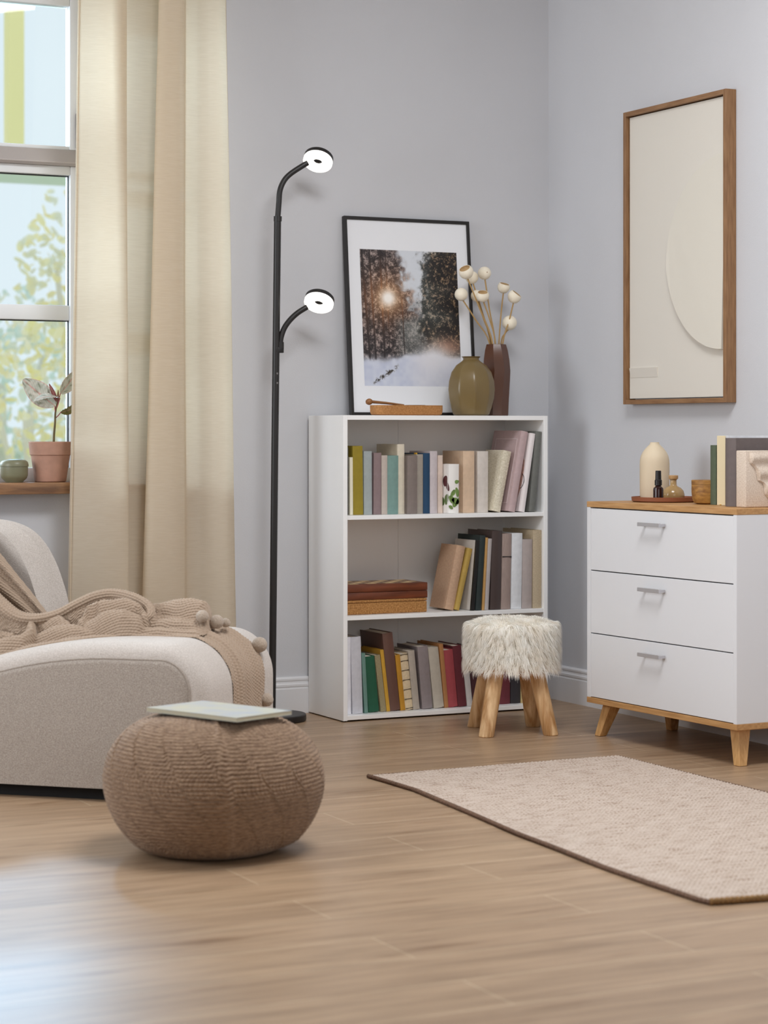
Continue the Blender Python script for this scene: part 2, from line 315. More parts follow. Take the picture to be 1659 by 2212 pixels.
# ------------------------------------------------------------------ curtain
def curtain():
    m = bpy.data.materials.new('curtain_linen'); m.use_nodes = True; nt = m.node_tree; n = nt.nodes; L = nt.links
    n.remove(n['Principled BSDF']); o = n['Material Output']
    tc = n.new('ShaderNodeTexCoord'); mp = n.new('ShaderNodeMapping'); mp.inputs['Scale'].default_value = (25, 25, 420); L.new(tc.outputs['Object'], mp.inputs[0])
    no = n.new('ShaderNodeTexNoise'); no.inputs['Scale'].default_value = 1; no.inputs['Detail'].default_value = 3; L.new(mp.outputs[0], no.inputs[0])
    r = n.new('ShaderNodeValToRGB'); r.color_ramp.elements[0].position = .3; r.color_ramp.elements[1].position = .7
    r.color_ramp.elements[0].color = lin('#d8cab5'); r.color_ramp.elements[1].color = lin('#e4d8c5'); L.new(no.outputs[0], r.inputs[0])
    bp = n.new('ShaderNodeBump'); bp.inputs['Strength'].default_value = .15; bp.inputs['Distance'].default_value = .001; L.new(no.outputs[0], bp.inputs['Height'])
    d = n.new('ShaderNodeBsdfDiffuse'); t = n.new('ShaderNodeBsdfTranslucent'); x = n.new('ShaderNodeMixShader'); x.inputs[0].default_value = .42
    for q in (d, t): L.new(bp.outputs[0], q.inputs['Normal'])
    L.new(r.outputs[0], d.inputs[0])
    t.inputs[0].default_value = lin('#f3e6cf')
    L.new(d.outputs[0], x.inputs[1]); L.new(t.outputs[0], x.inputs[2]); L.new(x.outputs[0], o.inputs[0])
    # plan of the folds (image-independent metres): x at top, x at bottom, y at top, y at bottom
    K = [(2.353, 2.312, 7.035, 7.02), (2.40, 2.37, 7.005, 6.985), (2.45, 2.44, 6.985, 6.965), (2.492, 2.495, 6.985, 6.965), (2.511, 2.512, 6.998, 6.985),
         (2.49, 2.50, 7.018, 7.01), (2.447, 2.475, 7.03, 7.028), (2.452, 2.48, 7.044, 7.044), (2.52, 2.54, 7.05, 7.05), (2.60, 2.62, 7.05, 7.05), (2.69, 2.70, 7.046, 7.046), (2.71, 2.71, 7.036, 7.036),
         (2.68, 2.68, 7.026, 7.024), (2.638, 2.578, 7.012, 7.004), (2.628, 2.563, 6.998, 6.985), (2.645, 2.58, 6.985, 6.965), (2.69, 2.65, 6.98, 6.955), (2.714, 2.70, 6.988, 6.965), (2.722, 2.716, 7.004, 6.985),
         (2.735, 2.735, 7.02, 7.01), (2.77, 2.78, 7.022, 7.015), (2.81, 2.83, 7.005, 6.985), (2.85, 2.87, 6.995, 6.97), (2.875, 2.905, 7.01, 6.99), (2.882, 2.912, 7.03, 7.02)]
    K = np.array(K); nz, nx = 90, 260; rows = []
    for i in range(nz):
        f = i/(nz-1); z = 2.78-f*2.765; g = min(1, max(0, (2.45-z)/2.1))
        X = K[:, 0]*(1-g)+K[:, 1]*g; Y = K[:, 2]*(1-g)+K[:, 3]*g
        S = catmull(np.column_stack([X, Y]), nx)
        S[:, 1] += .004*np.sin(z*3+np.arange(nx)*.05)
        rows.append(np.column_stack([S, np.full(nx, z)]))
    V = np.array(rows).reshape(-1, 3)
    base = np.array([2.6, 7.03, .015]); o2 = pyobj('panel', V-base, gridF(nz, nx), m, None)
    root = thing('curtain', 'cream linen curtain hanging in deep folds beside the window', 'curtain', tuple(base)); o2.parent = root
    # side hems
    hb = []
    for col in (1, nx-2):
        hb.append((np.array(rows)[:, col]-base+np.array([0, -.003, 0]), .0028))
    tobj('hem', hb, m, root)
    return root
curtain()
rod = thing('curtain_rod', 'black curtain rod above the window holding the cream curtain', 'curtain rod', (1.95, 7.03, 2.80))
tobj('rod', [([(-1.2, 0, 0), (1.1, 0, 0)], .011)], M_black, rod)
for x in (-1.0, 1.02): tobj('bracket', [([(x, 0, 0), (x, .125, 0)], .007)], M_black, rod)

# ------------------------------------------------------------------ bookcase
BX, BY, BW, BD, BH = 3.2457, 6.8474, .817, .290, 1.06
Z1, Z2, Z3 = .7125, .365, .0205
case = thing('bookcase', 'white open bookcase with three compartments of books against the back wall', 'bookcase', (BX, BY, 0))
for x0, x1 in ((0, .016), (BW-.016, BW)):
    bm = B(); add_box(bm, x0, x1, 0, BD, .004, BH, .0008, 1); obj('side_panel', bm, M_white, case, 30)
bm = B(); add_box(bm, .0162, BW-.0162, .001, BD-.004, 1.044, BH, .0008, 1); obj('top_panel', bm, M_white, case, 30)
for z in (Z1, Z2, Z3):
    bm = B(); add_box(bm, .0162, BW-.0162, .002, BD-.006, z-.0145, z, .0008, 1); obj('shelf', bm, M_white, case, 30)
bm = B()                                                     # two-leaf back panel with a seam between the leaves
add_box(bm, .0165, .3545, BD-.005, BD-.001, .007, 1.0438); add_box(bm, .3555, BW-.0165, BD-.005, BD-.001, .007, 1.0438)
obj('back_panel', bm, mat('back_panel_white', '#f3f1ef', .6), case, None)
bm = B(); add_box(bm, .3535, .3565, BD-.001, BD+.001, .007, 1.04); obj('back_seam', bm, M_gasket, case, None)
bm = B()
for x in (.008, BW-.008):
    for y in (.02, BD-.02): bm = B(); add_box(bm, x-.006, x+.006, y-.008, y+.008, 0.0002, .0039); obj('glide', bm, M_black, case, None)

# ------------------------------------------------------------------ books
MC = {}
def cloth(h, kind='cloth'):
    k = (h, kind)
    if k not in MC:
        if kind == 'cloth': MC[k] = mat('book_cloth', h, .72, .25, 700, .05, 60)
        elif kind == 'gloss': MC[k] = mat('book_jacket', h, .35, 0)
        elif kind == 'weave': MC[k] = mat('woven_cover', h, .8, .6, 260, .16, 140, (1, 1, 6))
        elif kind == 'kraft': MC[k] = mat('kraft_board', h, .85, .2, 500, .07, 120)
        elif kind == 'grain': MC[k] = mat('wood_print_cover', h, .7, .15, 200, .16, 30, (40, 4, 1.2))
        elif kind == 'fleck': MC[k] = mat('speckled_cover', h, .8, .1, 400, 0, 170, col2='#c9bfa6')
    return MC[k]
def make_book(name, th, L, dep, color, kind='cloth', loc=(0, 0, 0), rot=(0, 0, 0), label=None, group=None, round_=None, pages=M_pages, soft=False, side=None):
    """spine on -Y, thickness along X, height along Z; origin at the spine's lower corner"""
    root = bpy.data.objects.new(name, None); C.objects.link(root); root.location = loc; root.rotation_euler = rot; root.empty_display_size = .03
    tag(root, label, 'book', group)
    b = min(.0024, th*.16); rr = round_ if round_ is not None else min(.004, th*.12)
    out = [(th*t, -rr*math.sin(PI*t)) for t in np.linspace(0, 1, 7)]
    inn = [(b+(th-2*b)*t, b*.9-rr*.8*math.sin(PI*t)) for t in np.linspace(0, 1, 7)]
    poly = [(0, dep)]+out+[(th, dep), (th-b, dep)]+inn[::-1]+[(b, dep)]
    bm = B(); add_prism(bm, [(x, y+rr) for x, y in poly], 0, L, 'z')
    if th > .015 and not soft:                               # joint groove along the boards
        add_box(bm, -.0006, .0004, rr+.006, rr+.009, .001, L-.001); add_box(bm, th-.0004, th+.0006, rr+.006, rr+.009, .001, L-.001)
    obj('cover', bm, cloth(color, kind), root, 40)
    o = .001 if soft else .0032
    bm = B(); add_box(bm, b+.0002, th-b-.0002, rr+b+.001, dep+rr-o, o, L-o, 0); obj('page_block', bm, pages, root, None)
    return root
def shelf_book(sh, x, th, L, a, rec, dep, color, label, kind='cloth', group=None, **k):
    ang = R(a); z = {1: Z1, 2: Z2, 3: Z3}[sh]+.0004+(th*math.sin(ang) if a > 0 else 0)
    dep = min(dep, BD-.008-rec-.006)
    return make_book('book', th-.0004, L, dep, color, kind, (BX+x, BY+rec, z), (0, ang, 0), label, group, **k)
G1, G2, G3 = 'books on the upper shelf', 'books on the middle shelf', 'books on the bottom shelf'
S1 = [
 ((.0452,.0079,.235,0,.07,.16), '#4e4a48', 'thin dark grey book at the far left end of the upper shelf', 'gloss'),
 ((.0545,.0119,.201,-.3,.06,.13), '#ece6cf', 'thin cream book beside the olive yellow book on the upper shelf', 'gloss'),
 ((.0684,.0388,.240,-.7,.06,.17), '#9a8724', 'thick olive yellow clothbound book on the upper shelf', 'cloth'),
 ((.1095,.0317,.222,-.2,.06,.15), '#a7b0b0', 'pale blue grey book right of the olive yellow book', 'cloth'),
 ((.1465,.0296,.216,.3,.06,.15), '#907c7d', 'dusty mauve brown book on the upper shelf, next to the blue grey one', 'cloth'),
 ((.1776,.0232,.207,0,.06,.14), '#c6bab0', 'narrow greige book between the mauve brown and the teal book', 'cloth'),
 ((.2012,.0430,.206,.1,.06,.14), '#7a9a93', 'teal clothbound book on the upper shelf', 'cloth'),
 ((.2459,.0280,.246,-.2,.07,.165), '#e2d8c4', 'tall cream book rising behind the teal book', 'cloth'),
 ((.2744,.0402,.206,.1,.05,.13), '#81756f', 'thick taupe brown book in the middle of the upper shelf', 'cloth'),
 ((.3150,.0266,.210,.1,.06,.14), '#a39b90', 'stone grey book between the taupe and the navy book', 'cloth'),
 ((.3425,.0259,.214,.1,.06,.15), '#1d4262', 'navy blue book on the upper shelf', 'cloth'),
 ((.3697,.0294,.221,.1,.06,.16), '#c9bfc1', 'pale lilac grey book right of the navy book', 'cloth'),
 ((.4054,.0202,.206,.1,.07,.13), '#e0cdc0', 'narrow pale pink book next to the leaf print book', 'cloth'),
 ((.4286,.0411,.175,.4,.03,.10), '#f1eeea', 'short white book printed with green leaves, standing forward on the upper shelf', 'gloss'),
 ((.5034,.0463,.221,.1,.06,.155), '#dcc0a4', 'thick peach beige book behind the leaf print book', 'cloth'),
 ((.5620,.0440,.220,.1,.06,.15), '#d8d0c8', 'upright off-white book right of the peach beige one', 'cloth'),
 ((.6125,.0329,.222,12,.04,.13), '#e6decb', 'cream book with speckled cover leaning right on the upper shelf', 'fleck'),
 ((.6662,.0274,.294,10.8,.02,.20), '#c0a8a8', 'large dusty pink album with embossed border leaning on the upper shelf', 'cloth'),
 ((.7090,.0198,.286,9.1,.012,.19), '#efe7e6', 'white spined book leaning between the pink album and the dark grey book', 'gloss'),
 ((.7460,.0241,.291,5.8,.01,.20), '#6f706b', 'dark grey book leaning at the right end of the upper shelf', 'cloth')]
bk1 = [shelf_book(1, *p, c, l, k, G1) for p, c, l, k in S1]
S2 = [
 ((.4248,.0348,.232,12.2,.05,.118), '#c19f83', 'kraft brown book box leaning right on the middle shelf', 'kraft'),
 ((.4602,.0190,.225,13.9,.045,.12), '#b99a4e', 'mustard yellow book leaning behind the kraft brown box', 'cloth'),
 ((.5132,.0128,.250,5.2,.021,.16), '#cdc6be', 'light grey notebook with black spine behind the mustard book', 'cloth'),
 ((.5317,.0228,.267,4.0,.02,.165), '#26302f', 'black green book on the middle shelf, right of the grey notebook', 'cloth'),
 ((.5575,.0097,.259,3.4,.02,.15), '#c09458', 'thin ochre book against the black green one', 'cloth'),
 ((.5682,.0158,.255,3.3,.02,.15), '#b6aeac', 'thin light grey book left of the dark brown one', 'cloth'),
 ((.5914,.0416,.282,1.7,.019,.18), '#4a3d3a', 'tall thick dark brown book on the middle shelf', 'gloss'),
 ((.6360,.0378,.271,1.2,.018,.17), '#a08d85', 'taupe book with wood grain spine and dark dividing line', 'grain'),
 ((.6753,.0433,.272,1.0,.016,.17), '#dfe1e4', 'thick white grey book on the middle shelf, beside the wood grain one', 'cloth'),
 ((.7200,.0411,.249,.7,.015,.16), '#b3a7a3', 'shorter mauve grey book second from the right on the middle shelf', 'cloth'),
 ((.7640,.0357,.282,.2,.012,.22), '#c9b79a', 'sand coloured textured book at the right end of the middle shelf', 'weave')]
bk2 = [shelf_book(2, *p, c, l, k, G2) for p, c, l, k in S2]
S3 = [
 ((.0309,.0190,.268,-.6,.04,.17), '#e9e9f0', 'white book at the far left end of the bottom shelf', 'cloth'),
 ((.0560,.0397,.268,-1.8,.04,.17), '#cfcfd6', 'thick pale grey book second from the left on the bottom shelf', 'cloth'),
 ((.1015,.0139,.210,-3.3,.04,.12), '#6c8f85', 'thin sea green book beside the dark green one', 'cloth'),
 ((.1237,.0405,.196,-5.6,.05,.13), '#1f5a40', 'dark green clothbound book leaning left on the bottom shelf', 'cloth'),
 ((.1707,.0216,.200,-7.2,.05,.14), '#a89a76', 'khaki linen book between the green and the yellow book', 'weave'),
 ((.1929,.0136,.218,-6.9,.05,.16), '#cf9f35', 'slim yellow book leaning against the khaki one', 'cloth'),
 ((.2070,.0401,.275,-6.5,.05,.18), '#6a4c42', 'tallest chocolate brown book on the bottom shelf', 'gloss'),
 ((.2478,.0190,.197,-6.4,.05,.13), '#c08a26', 'short mustard book right of the tall chocolate brown one', 'cloth'),
 ((.2673,.0300,.200,-6.4,.05,.13), '#dcc7a4', 'cream book with black horizontal stripes across its spine', 'kraft'),
 ((.2979,.0260,.209,-6.0,.05,.15), '#b5aa9d', 'greige book leaning against the striped one', 'cloth'),
 ((.3345,.0412,.222,-5.2,.05,.16), '#8f8484', 'thick mauve grey book in the middle of the bottom shelf', 'cloth'),
 ((.3813,.0404,.215,-6.5,.05,.15), '#bdb4a5', 'thick light stone book right of the mauve grey one', 'cloth'),
 ((.4229,.0160,.228,-5.7,.05,.17), '#b07b4a', 'thin tan brown book beside the red one', 'cloth'),
 ((.4398,.0373,.205,-5.8,.05,.15), '#a4454b', 'raspberry red clothbound book on the bottom shelf', 'cloth'),
 ((.4787,.0346,.219,-6.1,.05,.17), '#5f1f28', 'dark wine red book leaning next to the raspberry red one', 'cloth'),
 ((.5144,.0227,.211,-6.2,.05,.15), '#c3bdb9', 'pale grey book half hidden behind the fluffy stool', 'cloth'),
 ((.5387,.0377,.209,-5.5,.05,.15), '#3e161c', 'very dark burgundy book behind the left legs of the stool', 'cloth'),
 ((.6472,.0441,.198,0,.05,.15), '#6b2a33', 'upright maroon book seen between the legs of the stool', 'cloth'),
 ((.6940,.0401,.191,0,.05,.15), '#2f2a2e', 'upright black book seen between the legs of the stool', 'cloth'),
 ((.7351,.0134,.183,0,.05,.15), '#c8b07a', 'thin straw yellow book beside the upright black one', 'cloth')]
bk3 = [shelf_book(3, *p, c, l, k, G3) for p, c, l, k in S3]
# details on single books
def leafshape(cx, cz, w, h, a, n=14):
    P = []
    for k in range(n):
        t = 2*PI*k/n; x = math.cos(t)*w; z = math.sin(t)*h*(1-.25*math.cos(t)); P.append((cx+x*math.cos(a)-z*math.sin(a), cz+x*math.sin(a)+z*math.cos(a)))
    return P
b = bk1[13]; bm = B()                                        # leaf print
for cx, cz, w, h, a in ((.010, .05, .010, .016, .5), (.0165, .072, .008, .014, -.6), (.026, .045, .011, .017, 1.1), (.034, .075, .007, .018, .2), (.0335, .112, .009, .007, .3), (.021, .03, .009, .008, 2.2), (.035, .04, .006, .015, -.4), (.008, .022, .006, .010, .9)):
    cx = max(w+.001, min(.040-w, cx)); add_prism(bm, leafshape(cx, cz, w*.95, h*.95, a), -.0006, .0012, 'y')
obj('leaf_print', bm, mat('printed_leaf_green', '#6f8a48', .4, 0, var=.25, vscale=90), b, None)
bm = B()
for cy, cz, w, h, a in ((.03, .115, .016, .02, .4), (.012, .095, .010, .018, -.5)): add_prism(bm, leafshape(cy, cz, w, h, a), -.0005, .0003, 'x')
obj('flower_print', bm, mat('printed_flower_red', '#55212a', .4), b, None)
bm = B()
for cy, cz, w, h, a in ((.02, .05, .014, .02, .4), (.05, .04, .016, .015, -.5), (.07, .06, .012, .018, .7)): add_prism(bm, leafshape(cy, cz, w, h, a), -.0005, .0003, 'x')
obj('side_leaf_print', bm, mat('printed_leaf_dark', '#5c7440', .4), b, None)
b = bk1[17]; bm = B()                                        # embossed border on the pink album's cover
for y0, y1, z0, z1 in ((.022, .178, .262, .265), (.022, .178, .028, .031), (.022, .025, .031, .262), (.175, .178, .031, .262)): add_box(bm, -.001, .0004, y0, y1, z0, z1)
obj('embossed_border', bm, mat('embossed_pale_pink', '#d6c4c4', .5), b, None)
b = bk1[18]; bm = B(); add_prism(bm, leafshape(.045, .12, .03, .075, .1), -.0005, .0004, 'x'); obj('cover_print', bm, mat('pink_print', '#c9a093', .4, 0, var=.2, vscale=80), b, None)
bm = B(); add_tube(bm, [(-.0004, .03+.028*math.cos(t), .11+.028*math.sin(t)) for t in np.linspace(PI*.6, PI*1.4, 12)], .0012, 6); obj('cover_mark', bm, M_gasket, b, None)
b = bk1[19]; bm = B(); add_prism(bm, [(.006, .165), (.018, .155), (.008, .145)], .0012, .0040, 'y'); obj('sticker', bm, mat('sticker_beige', '#d8c49e', .6), b, None)
b = bk2[7]; bm = B(); add_box(bm, .0004, .0370, -.0006, .0022, .187, .190); obj('dividing_line', bm, M_gasket, b, None)
b = bk2[2]; bm = B(); add_box(bm, -.0003, .0127, -.0006, .010, -.0002, .2502, .0006); obj('black_spine', bm, M_black, b, None)
b = bk3[8]
for z in (.005, .038, .072, .106, .140, .174, .196): bm = B(); add_box(bm, .0002, .0294, -.0006, .0020, z, z+.0017); obj('spine_stripe', bm, M_gasket, b, None)
b = bk1[9]; bm = B(); add_box(bm, .012, .018, .03, .045, .2095, .2155, .001); obj('bookmark', bm, mat('bookmark_yellow', '#d9a520', .6), b, None)

# boxes on the middle shelf
x0, y0 = BX+.055, BY+.045
M_cork = mat('cork', '#c08d52', .85, .35, 320, 0, 190, col2='#8d5d2c')
corkb = thing('storage_box', 'flat cork box at the bottom of the stack on the middle shelf', 'box', (BX+.031, y0, Z2))
bm = B(); add_box(bm, 0, .318, 0, .19, .0004, .040, .004, 3); obj('body', bm, M_cork, corkb)
bm = B(); add_box(bm, 0, .318, 0, .19, .0408, .0500, .003, 3); obj('lid', bm, M_cork, corkb)
M_mahog = woodmat('mahogany', '#7d4022', '#54260f', (1.2, 10, 10), 6, .38, .05)
ch = thing('chess_box', 'dark reddish wooden folding chess box on top of the cork box', 'box', (BX+.036, y0+.002, Z2+.0505))
bm = B(); add_box(bm, 0, .316, 0, .18, .0002, .0262, .002, 2); obj('lower_half', bm, M_mahog, ch)
bm = B(); add_box(bm, 0, .316, 0, .18, .0270, .0545, .002, 2); obj('upper_half', bm, M_mahog, ch)
bm = B(); add_box(bm, .018, .298, .012, .168, .0543, .0549); obj('board_inlay', bm, mat('dark_square', '#5a3018', .4), ch, None)
bm = B()
for i in range(8):
    for j in range(4):
        if (i+j) % 2 == 0: add_box(bm, .018+i*.035, .018+(i+1)*.035, .012+j*.039, .012+(j+1)*.039, .0548, .0552)
obj('light_square', bm, mat('maple_square', '#d6b98a', .4), ch, None)

# ------------------------------------------------------------------ framed forest photo
def paint_forest(nx, ny):
    def noise(cell):
        gx, gy = int(nx/cell)+3, int(ny/cell)+3; g = rng.random((gy, gx))
        yy, xx = np.mgrid[0:ny, 0:nx]/cell; i = yy.astype(int); j = xx.astype(int); fy = yy-i; fx = xx-j
        fy = fy*fy*(3-2*fy); fx = fx*fx*(3-2*fx)
        return (g[i, j]*(1-fx)+g[i, j+1]*fx)*(1-fy)+(g[i+1, j]*(1-fx)+g[i+1, j+1]*fx)*fy
    fine = .36*noise(1.01)+.30*noise(2.6)+.34*noise(5.5); mid = .5*noise(8)+.5*noise(17); big = noise(30)
    yy, xx = np.mgrid[0:ny, 0:nx]; s = xx/(nx-1); t = yy/(ny-1)
    col = np.ones((ny, nx, 3))*np.array([.84, .86, .89])
    def put(mask, c):
        nonlocal col
        m = np.clip(mask, 0, 1)[..., None]; col = col*(1-m)+np.asarray(c)*m
    # left wood
    xb = np.interp(t, [0, .2, .35, .47, .62, .75, .9, 1], [.40, .44, .60, .56, .53, .44, .43, .40])+(mid-.5)*.22+(fine-.5)*.1
    left = 1/(1+np.exp((s-xb)*60))
    dark = np.array([.13, .11, .12]); lightc = np.array([.66, .60, .58])
    f = np.clip((fine-.40)*2.6+(mid-.5)*1.1+np.clip(t-.75, 0, 1)*.5, 0, 1)[..., None]
    wood = dark*(1-f)+lightc*f
    d = np.hypot((s-.27), (t-.645)*1.26)
    warm = np.exp(-(d/.26)**2)[..., None]
    wood = wood*(1-.75*warm)+.75*warm*(np.array([.50, .31, .18])*(1-f)+np.array([.93, .74, .60])*f)
    put(left*np.clip(t*9-1.2, 0, 1), wood)
    # middle wood under the horizon of the tree tops
    m2 = (1/(1+np.exp((t-.49-(mid-.5)*.06)*70)))*np.clip((t-.2)*30, 0, 1)*np.clip((s-.3)*8, 0, 1)
    f2 = np.clip((fine-.38)*2.4, 0, 1)[..., None]; haze = np.exp(-(((s-.55)/.14)**2+((t-.43)/.12)**2))[..., None]
    w2 = np.array([.22, .23, .23])*(1-f2)+np.array([.62, .60, .58])*f2; w2 = w2*(1-.45*haze)+.45*haze*np.array([.80, .80, .78])
    put(m2*.95, w2)
    # right wood
    xr = np.interp(t, [.3, .45, .55, .65, .8, 1], [.66, .56, .58, .60, .66, .68])+(mid-.5)*.2+(fine-.5)*.1
    rt = 1/(1+np.exp(-(s-xr)*60))*np.clip((t-.24)*20, 0, 1)
    dk = np.clip((s-.62)*2.6+(big-.5)*.9, 0, 1)[..., None]; f3 = np.clip((fine-.42)*2.6+(mid-.55)*1.2-dk[..., 0]*.35, 0, 1)[..., None]
    w3 = (np.array([.20, .21, .20])*(1-dk)+np.array([.07, .05, .05])*dk)*(1-f3)+(np.array([.62, .60, .55])*(1-dk)+np.array([.56, .44, .26])*dk)*f3
    put(rt, w3)
    # trunks
    for a, b2, w, lo in ((.015, .075, .011, .17), (.095, .13, .009, .18), (.205, .215, .009, .20), (.405, .425, .005, .22), (.26, .27, .004, .24)):
        xc = b2+(a-b2)*t; k = np.clip(1.4-np.abs(s-xc)/w, 0, 1)*np.clip((t-lo)*60, 0, 1)*np.clip(1.25-(d < .11)*1., 0, 1)
        if a > .38: k = k*np.clip((.68-t)*20, 0, 1)
        tc = np.array([.12, .10, .11])[None, None]*(1-warm)+np.array([.62, .36, .18])*warm
        put(k*.92, tc)
    # branches with snow
    put(np.clip((fine-.60)*9, 0, 1)*rt*.55, [.74, .62, .52])
    # sun
    put(np.exp(-(d/.135)**2)*.55, [.98, .82, .62]); put(np.exp(-(d/.075)**2.5)*1.1, [1, .98, .95])
    # snow and road mist
    sn = 1/(1+np.exp((t-(.215-.02*np.sin(s*8)-.06*np.clip(.3-s, 0, 1)+(mid-.5)*.03))*120)); snow = np.array([.70, .73, .83])+np.array([.16, .15, .09])*np.clip(.55+(mid-.5)*.7, 0, 1)[..., None]
    put(sn, np.clip(snow, 0, .93))
    put(np.exp(-(((s-.86)/.17)**2+((t-.29)/.075)**2))*.75, [.80, .62, .52])
    put(np.exp(-(((s-.72)/.17)**2+((t-.20)/.095)**2)**1.3)*1.0, [.90, .90, .92])
    put(np.clip(sn*(s > .42)*np.clip((s-.42)*6, 0, 1), 0, 1)*.6, [.86, .86, .89])
    # dark grass on the verge
    gl = .02+(s-.09)*.47+(fine-.5)*.03; put(np.clip(1.3-np.abs(t-gl)/(.008+.016*noise(3)), 0, 1)*np.clip((fine-.38)*9, 0, 1)*np.clip((s-.08)*30, 0, 1)*np.clip((.36-s)*14, 0, 1), [.17, .14, .10])
    return np.clip(col, 0, 1)
fr = thing('framed_photo', 'black framed winter forest photograph leaning on the bookcase against the wall', 'picture', (3.3835, 7.071, BH+.0006), rot=(R(-5.0), 0, 0))
FW, FH, FT = .513, .722, .012
M_blackframe = mat('black_frame', '#1b1817', .45)
for x0, x1, z0, z1 in ((0, FT, 0, FH), (FW-FT, FW, 0, FH), (FT, FW-FT, 0, FT), (FT, FW-FT, FH-FT, FH)):
    bm = B(); add_box(bm, x0, x1, 0, .018, z0, z1, .001, 1); obj('frame_bar', bm, M_blackframe, fr, 30)
bm = B(); add_box(bm, FT-.004, FW-FT+.004, .006, .009, FT-.004, FH-FT+.004); obj('mat_board', bm, mat('mat_board_white', '#eceef2', .7), fr, None)
nx, ny = 236, 296
PC = paint_forest(nx, ny); px0, px1, pz0, pz1 = .060, .456, .108, .604
xx, zz = np.meshgrid(np.linspace(px0, px1, nx+1), np.linspace(pz0, pz1, ny+1))
V = np.stack([xx, np.full_like(xx, .0058), zz], -1).reshape(-1, 3)
F = gridF(ny+1, nx+1)[:, [0, 3, 2, 1]]
m = bpy.data.materials.new('forest_print'); m.use_nodes = True; at_ = m.node_tree.nodes.new('ShaderNodeAttribute'); at_.attribute_name = 'print'
m.node_tree.links.new(at_.outputs['Color'], m.node_tree.nodes['Principled BSDF'].inputs['Base Color']); m.node_tree.nodes['Principled BSDF'].inputs['Roughness'].default_value = .6
po = pyobj('photo_print', V, F, m, fr, None)
ca_ = po.data.color_attributes.new('print', 'FLOAT_COLOR', 'CORNER')
lincol = np.where(PC <= .04045, PC/12.92, ((PC+.055)/1.055)**2.4).reshape(-1, 3)
ca_.data.foreach_set('color', np.repeat(np.concatenate([lincol, np.ones((len(lincol), 1))], 1), 4, 0).astype(np.float32).ravel())

# ------------------------------------------------------------------ things on the bookcase
def rect_round(x0, x1, y0, y1, r, n=6):
    P = []
    for cx, cy, a in ((x1-r, y1-r, 0), (x0+r, y1-r, 90), (x0+r, y0+r, 180), (x1-r, y0+r, 270)):
        for k in range(n+1): t = R(a+90*k/n); P.append((cx+r*math.cos(t), cy+r*math.sin(t)))
    return P
def add_loft(bm, rings, close=True):
    vr = [[bm.verts.new(p) for p in r] for r in rings]
    for a, b in zip(vr, vr[1:]):
        n = len(a)
        for i in range(n): bm.faces.new((a[i], a[(i+1) % n], b[(i+1) % n], b[i]))
    if close: bm.faces.new(vr[0][::-1]); bm.faces.new(vr[-1])
    bmesh.ops.recalc_face_normals(bm, faces=bm.faces)
tr = thing('cork_tray', 'shallow brown cork tray in front of the framed photograph', 'tray', (3.519, 6.905, BH))
def trr(d, z, r): return [(x, y, z) for x, y in rect_round(-.134+d, .134-d, -.042+d*.6, .042-d*.6, r)]
bm = B(); add_loft(bm, [trr(.012, .0005, .02), trr(.004, .004, .026), trr(0, .014, .03), trr(0, .036, .03), trr(.004, .036, .028), trr(.006, .012, .026), trr(.014, .008, .02)])
obj('bowl', bm, mat('cork_tray_brown', '#b9854f', .8, .2, 320, 0, 170, col2='#a06d3b'), tr)
ps = thing('wooden_pestle', 'wooden stick with a round knob lying across the cork tray', 'utensil', (3.386, 6.925, BH+.044))
M_pest = woodmat('pestle_wood', '#9a6a3c', '#7a4d28', (2, 20, 20), 8)
tobj('stick', [([(.006, 0, .004), (.06, -.004, 0), (.13, -.006, -.0075)], [.0055, .0045, .0035])], M_pest, ps)
bm = B(); add_lathe(bm, [(0, -.012), (.007, -.0105), (.0105, -.005), (.0115, 0), (.0105, .006), (.007, .0105), (0, .012)], 20, Matrix.Translation((-.004, 0, .004)) @ Matrix.Rotation(R(80), 4, 'Y')); obj('knob', bm, M_pest, ps)
bm = B(); add_lathe(bm, [(0, .0), (.022, .0), (.034, .012), (.037, .0285), (.0345, .0285), (.031, .013), (.02, .004), (0, .004)], 40)
tag(obj('small_bowl', bm, mat('black_ceramic', '#26221f', .3), None, 40, (3.553, 6.905, BH+.0085)), 'small black bowl sitting inside the cork tray', 'bowl')
M_olive = mat('olive_glass', '#77643f', .28, 0, 0, .06, 8)
ov = thing('olive_vase', 'round olive brown vase with wide vertical facets on the bookcase', 'vase', (3.802, 6.948, BH))
prof = [(0, .0005), (.058, .0005), (.066, .006), (.075, .03), (.0835, .065), (.0865, .095), (.084, .125), (.074, .157), (.055, .182), (.034, .196), (.028, .202), (.029, .208), (.035, .2135), (.031, .2135), (.024, .203), (.022, .19), (0, .18)]
def facet(t, z):
    k = 9; a = (t+.5) % (2*PI/k)-PI/k; w = math.sin(min(1, max(0, z/.19))*PI)**.5 if 0 < z < .19 else 0
    return math.cos(PI/k)/math.cos(a)*w+(1-w)
bm = B(); add_lathe(bm, prof, 108, None, facet, cap=False); obj('body', bm, M_olive, ov, 22)
bv = thing('brown_vase', 'tall angular chocolate brown vase holding dried pods', 'vase', (3.940, 7.010, BH))
rings = []
for r, z, tw in ((.043, .0006, .25), (.045, .004, .25), (.047, .06, .28), (.051, .13, .38), (.0525, .165, .42), (.049, .205, .36), (.043, .24, .3), (.0365, .2615, .25), (.0335, .2625, .25), (.030, .255, .25), (.034, .2, .3), (.036, .1, .3), (.03, .02, .3)):
    rings.append([(r*math.cos(2*PI*k/7+tw+.1*math.sin(k*2.1)), r*math.sin(2*PI*k/7+tw+.1*math.sin(k*2.1)), z) for k in range(7)])
bm = B(); add_loft(bm, rings); obj('body', bm, mat('brown_glass', '#5a3a2b', .25), bv, 12)
